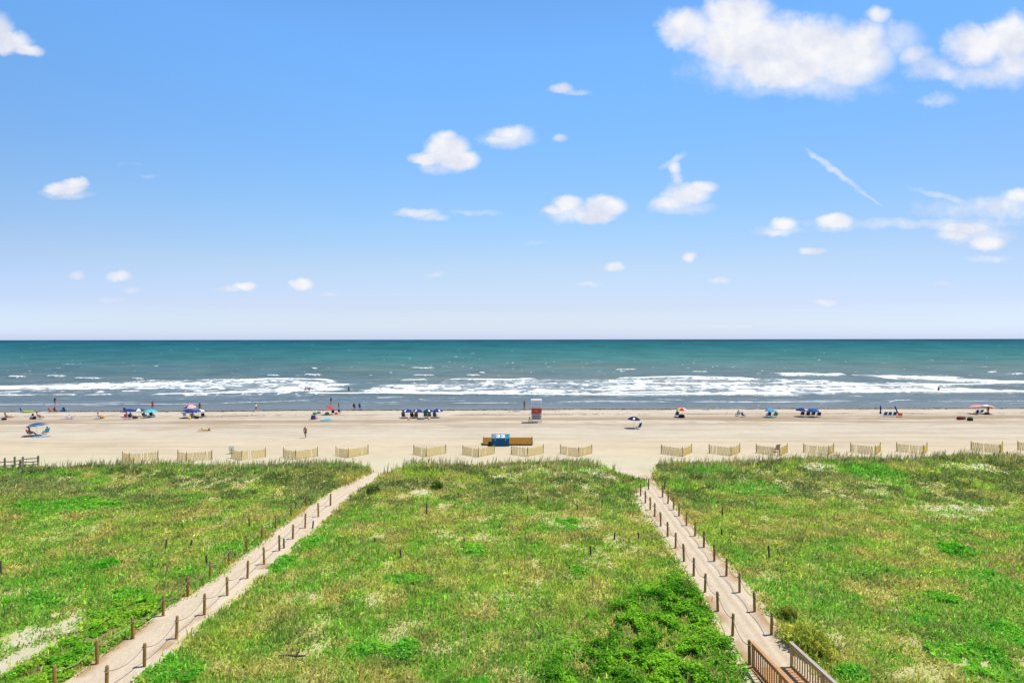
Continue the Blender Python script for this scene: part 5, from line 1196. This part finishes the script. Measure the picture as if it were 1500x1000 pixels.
def field(vec, blobs):
    acc = None
    for (px, py, rx, ry, wt, *rot) in blobs:
        d_ = nd(nt, 'ShaderNodeVectorMath', operation='SUBTRACT', ins={0: vec, 1: (px - 750.0, 497.0 - py, 0.0)}).outputs[0]
        if rot:
            rr = nd(nt, 'ShaderNodeVectorRotate', rotation_type='Z_AXIS', ins={0: d_, 'Angle': R(-rot[0])}); d_ = rr.outputs[0]
        d_ = nd(nt, 'ShaderNodeVectorMath', operation='MULTIPLY', ins={0: d_, 1: (1 / rx, 1 / ry, 0.0)}).outputs[0]
        q_ = nd(nt, 'ShaderNodeVectorMath', operation='DOT_PRODUCT', ins={0: d_, 1: d_}).outputs['Value']
        f_ = mth(nt, 'MULTIPLY_ADD', q_, -wt, wt)
        acc = f_ if acc is None else mth(nt, 'SMOOTH_MAX', acc, f_, 0.12)
    return acc
BIG = [(1190, 128, 120, 24, 0.42), (1110, 100, 130, 40, 0.5), (1310, 60, 50, 30, 0.4), (1450, 112, 80, 26, 0.42), (1360, 100, 46, 20, 0.42), (1090, 62, 110, 50, 1.0), (1010, 45, 48, 40, 0.8), (1080, 20, 62, 32, 0.9), (1180, 70, 100, 55, 1.0), (1150, 105, 90, 32, 1.0), (1245, 80, 75, 50, 1.0), (1245, 112, 50, 26, 0.7), (1288, 22, 24, 20, 0.62), (1265, 52, 42, 26, 0.8),
       (1340, 82, 34, 17, 0.5), (1430, 68, 55, 36, 0.85), (1480, 55, 50, 40, 0.95), (1500, 95, 50, 26, 0.6), (1385, 110, 34, 16, 0.45), (1375, 148, 30, 10, 0.3), (2, 60, 52, 24, 1.0), (-20, 40, 48, 30, 1.0), (40, 72, 30, 12, 0.8)]
SMALL = [(1350, 328, 190, 9, 0.34), (1450, 306, 130, 18, 0.38), (985, 236, 26, 8, 0.40, 30), (655, 244, 46, 12, 0.42), (848, 312, 66, 18, 0.5), (1000, 305, 54, 12, 0.45), (992, 262, 10, 14, 0.5, 15), (745, 206, 46, 14, 0.42), (97, 284, 46, 8, 0.4), (1223, 334, 36, 9, 0.4), (1430, 346, 66, 18, 0.45), (1140, 338, 42, 9, 0.42), (1475, 310, 70, 16, 0.42), (655, 218, 38, 26, 1.0), (628, 232, 34, 12, 0.9), (672, 236, 36, 18, 1.0), (655, 200, 18, 12, 0.8), (745, 196, 34, 15, 0.75), (735, 205, 30, 9, 0.7), (765, 200, 22, 18, 0.5), (820, 203, 14, 7, 0.5), (823, 130, 20, 10, 0.7), (845, 136, 24, 6, 0.4),
         (833, 298, 26, 15, 0.9), (812, 308, 24, 9, 0.7), (885, 303, 38, 18, 1.0), (868, 318, 40, 12, 0.9), (1005, 285, 42, 20, 0.8), (985, 298, 40, 14, 0.7), (1030, 275, 26, 12, 0.7), (988, 246, 11, 16, 0.6, 20), (612, 312, 36, 8, 0.62), (635, 319, 26, 7, 0.5), (700, 312, 42, 5, 0.25),
         (97, 275, 36, 10, 0.9), (112, 268, 22, 11, 0.9), (85, 280, 26, 7, 0.7), (1146, 330, 26, 12, 0.8), (1135, 341, 32, 7, 0.6), (1223, 325, 31, 14, 1.0), (1415, 335, 44, 12, 0.9), (1445, 356, 34, 14, 0.85), (1400, 345, 30, 10, 0.7), (1470, 303, 52, 18, 0.5), (1495, 288, 34, 14, 0.7),
         (1192, 368, 24, 7, 0.7), (1010, 378, 12, 10, 0.75), (900, 392, 18, 8, 0.65), (1052, 411, 20, 6, 0.55), (865, 416, 22, 5, 0.35), (1210, 444, 20, 7, 0.5), (440, 415, 21, 11, 0.95), (360, 418, 20, 7, 0.8), (335, 423, 24, 5, 0.4), (175, 404, 22, 9, 0.75), (112, 403, 14, 8, 0.55),
         (193, 425, 14, 6, 0.35), (165, 438, 26, 5, 0.25), (785, 355, 20, 4, 0.2), (1450, 380, 40, 6, 0.3), (1380, 415, 22, 5, 0.2), (640, 402, 16, 5, 0.2), (480, 432, 20, 4, 0.25),
         (1228, 255, 62, 5.5, 0.45, -38), (1268, 287, 34, 3, 0.33, -34), (1205, 236, 22, 5, 0.45, -30), (1385, 290, 56, 6, 0.4, -14), (1360, 326, 130, 6, 0.32, 1), (190, 240, 22, 3, 0.15), (215, 258, 14, 3, 0.15)]
vB, nB = warp(1 / 62, 46, 8.0, 0.64); vS, nS = warp(1 / 30, 17, 7.0, 0.64)
fB = field(vB, BIG); fS = field(vS, SMALL)
gB = mth(nt, 'MULTIPLY_ADD', nB, 0.9, mth(nt, 'ADD', fB, -0.45)); gS = mth(nt, 'MULTIPLY_ADD', nS, 0.7, mth(nt, 'ADD', fS, -0.36))
fld = mth(nt, 'MAXIMUM', gB, gS)
al = nd(nt, 'ShaderNodeMapRange', interpolation_type='SMOOTHSTEP', ins={0: fld, 1: -0.08, 2: 0.80, 3: 0.0, 4: 0.97})
front = nd(nt, 'ShaderNodeMapRange', ins={0: sp.outputs[1], 1: 0.03, 2: 0.10, 3: 0.0, 4: 1.0})
upm = nd(nt, 'ShaderNodeMapRange', ins={0: sp.outputs[2], 1: 0.01, 2: 0.04, 3: 0.0, 4: 1.0})
af = mth(nt, 'MULTIPLY', mth(nt, 'MULTIPLY', al.outputs[0], front.outputs[0]), upm.outputs[0])
s_ = nd(nt, 'ShaderNodeVectorMath', operation='SCALE', ins={0: uv, 'Scale': 1 / 48})
cn = nd(nt, 'ShaderNodeTexNoise', ins={'Vector': s_.outputs[0], 'Scale': 1.0, 'Detail': 5.0, 'Roughness': 0.55})
sh = nd(nt, 'ShaderNodeMapRange', ins={0: cn.outputs[0], 1: 0.35, 2: 0.62, 3: 0.0, 4: 1.0})
cl = mixc(nt, sh.outputs[0], (0.60, 0.625, 0.72), (0.775, 0.775, 0.79))
fin = mixc(nt, af, skycol, cl)
nt.links.new(fin, bg.inputs['Color'])

# ------------------------------------------------------------------ camera and output
cd = bpy.data.cameras.new('camera'); cam = bpy.data.objects.new('camera', cd); COL.objects.link(cam)
cd.sensor_fit = 'HORIZONTAL'; cd.sensor_width = 36; cd.lens = 36 * F / 1500; cd.shift_y = -3.0 / 1500
cd.clip_start = 0.1; cd.clip_end = 100000
cam.location = (0, 0, H)
cam.rotation_euler = (R(90), 0, 0)
cam.rotation_mode = 'XYZ'
cam.matrix_world = Matrix.Translation((0, 0, H)) @ Matrix.Rotation(R(90), 4, 'X') @ Matrix.Rotation(-ROLL, 4, 'Z')
SC.camera = cam
vs = SC.view_settings
vs.view_transform = 'Standard'; vs.look = 'None'; vs.exposure = 0.3; vs.gamma = 1; vs.use_curve_mapping = False
SC.render.engine = 'CYCLES'
SC.cycles.max_bounces = 6; SC.cycles.diffuse_bounces = 3; SC.cycles.transmission_bounces = 3
SC.cycles.use_denoising = True
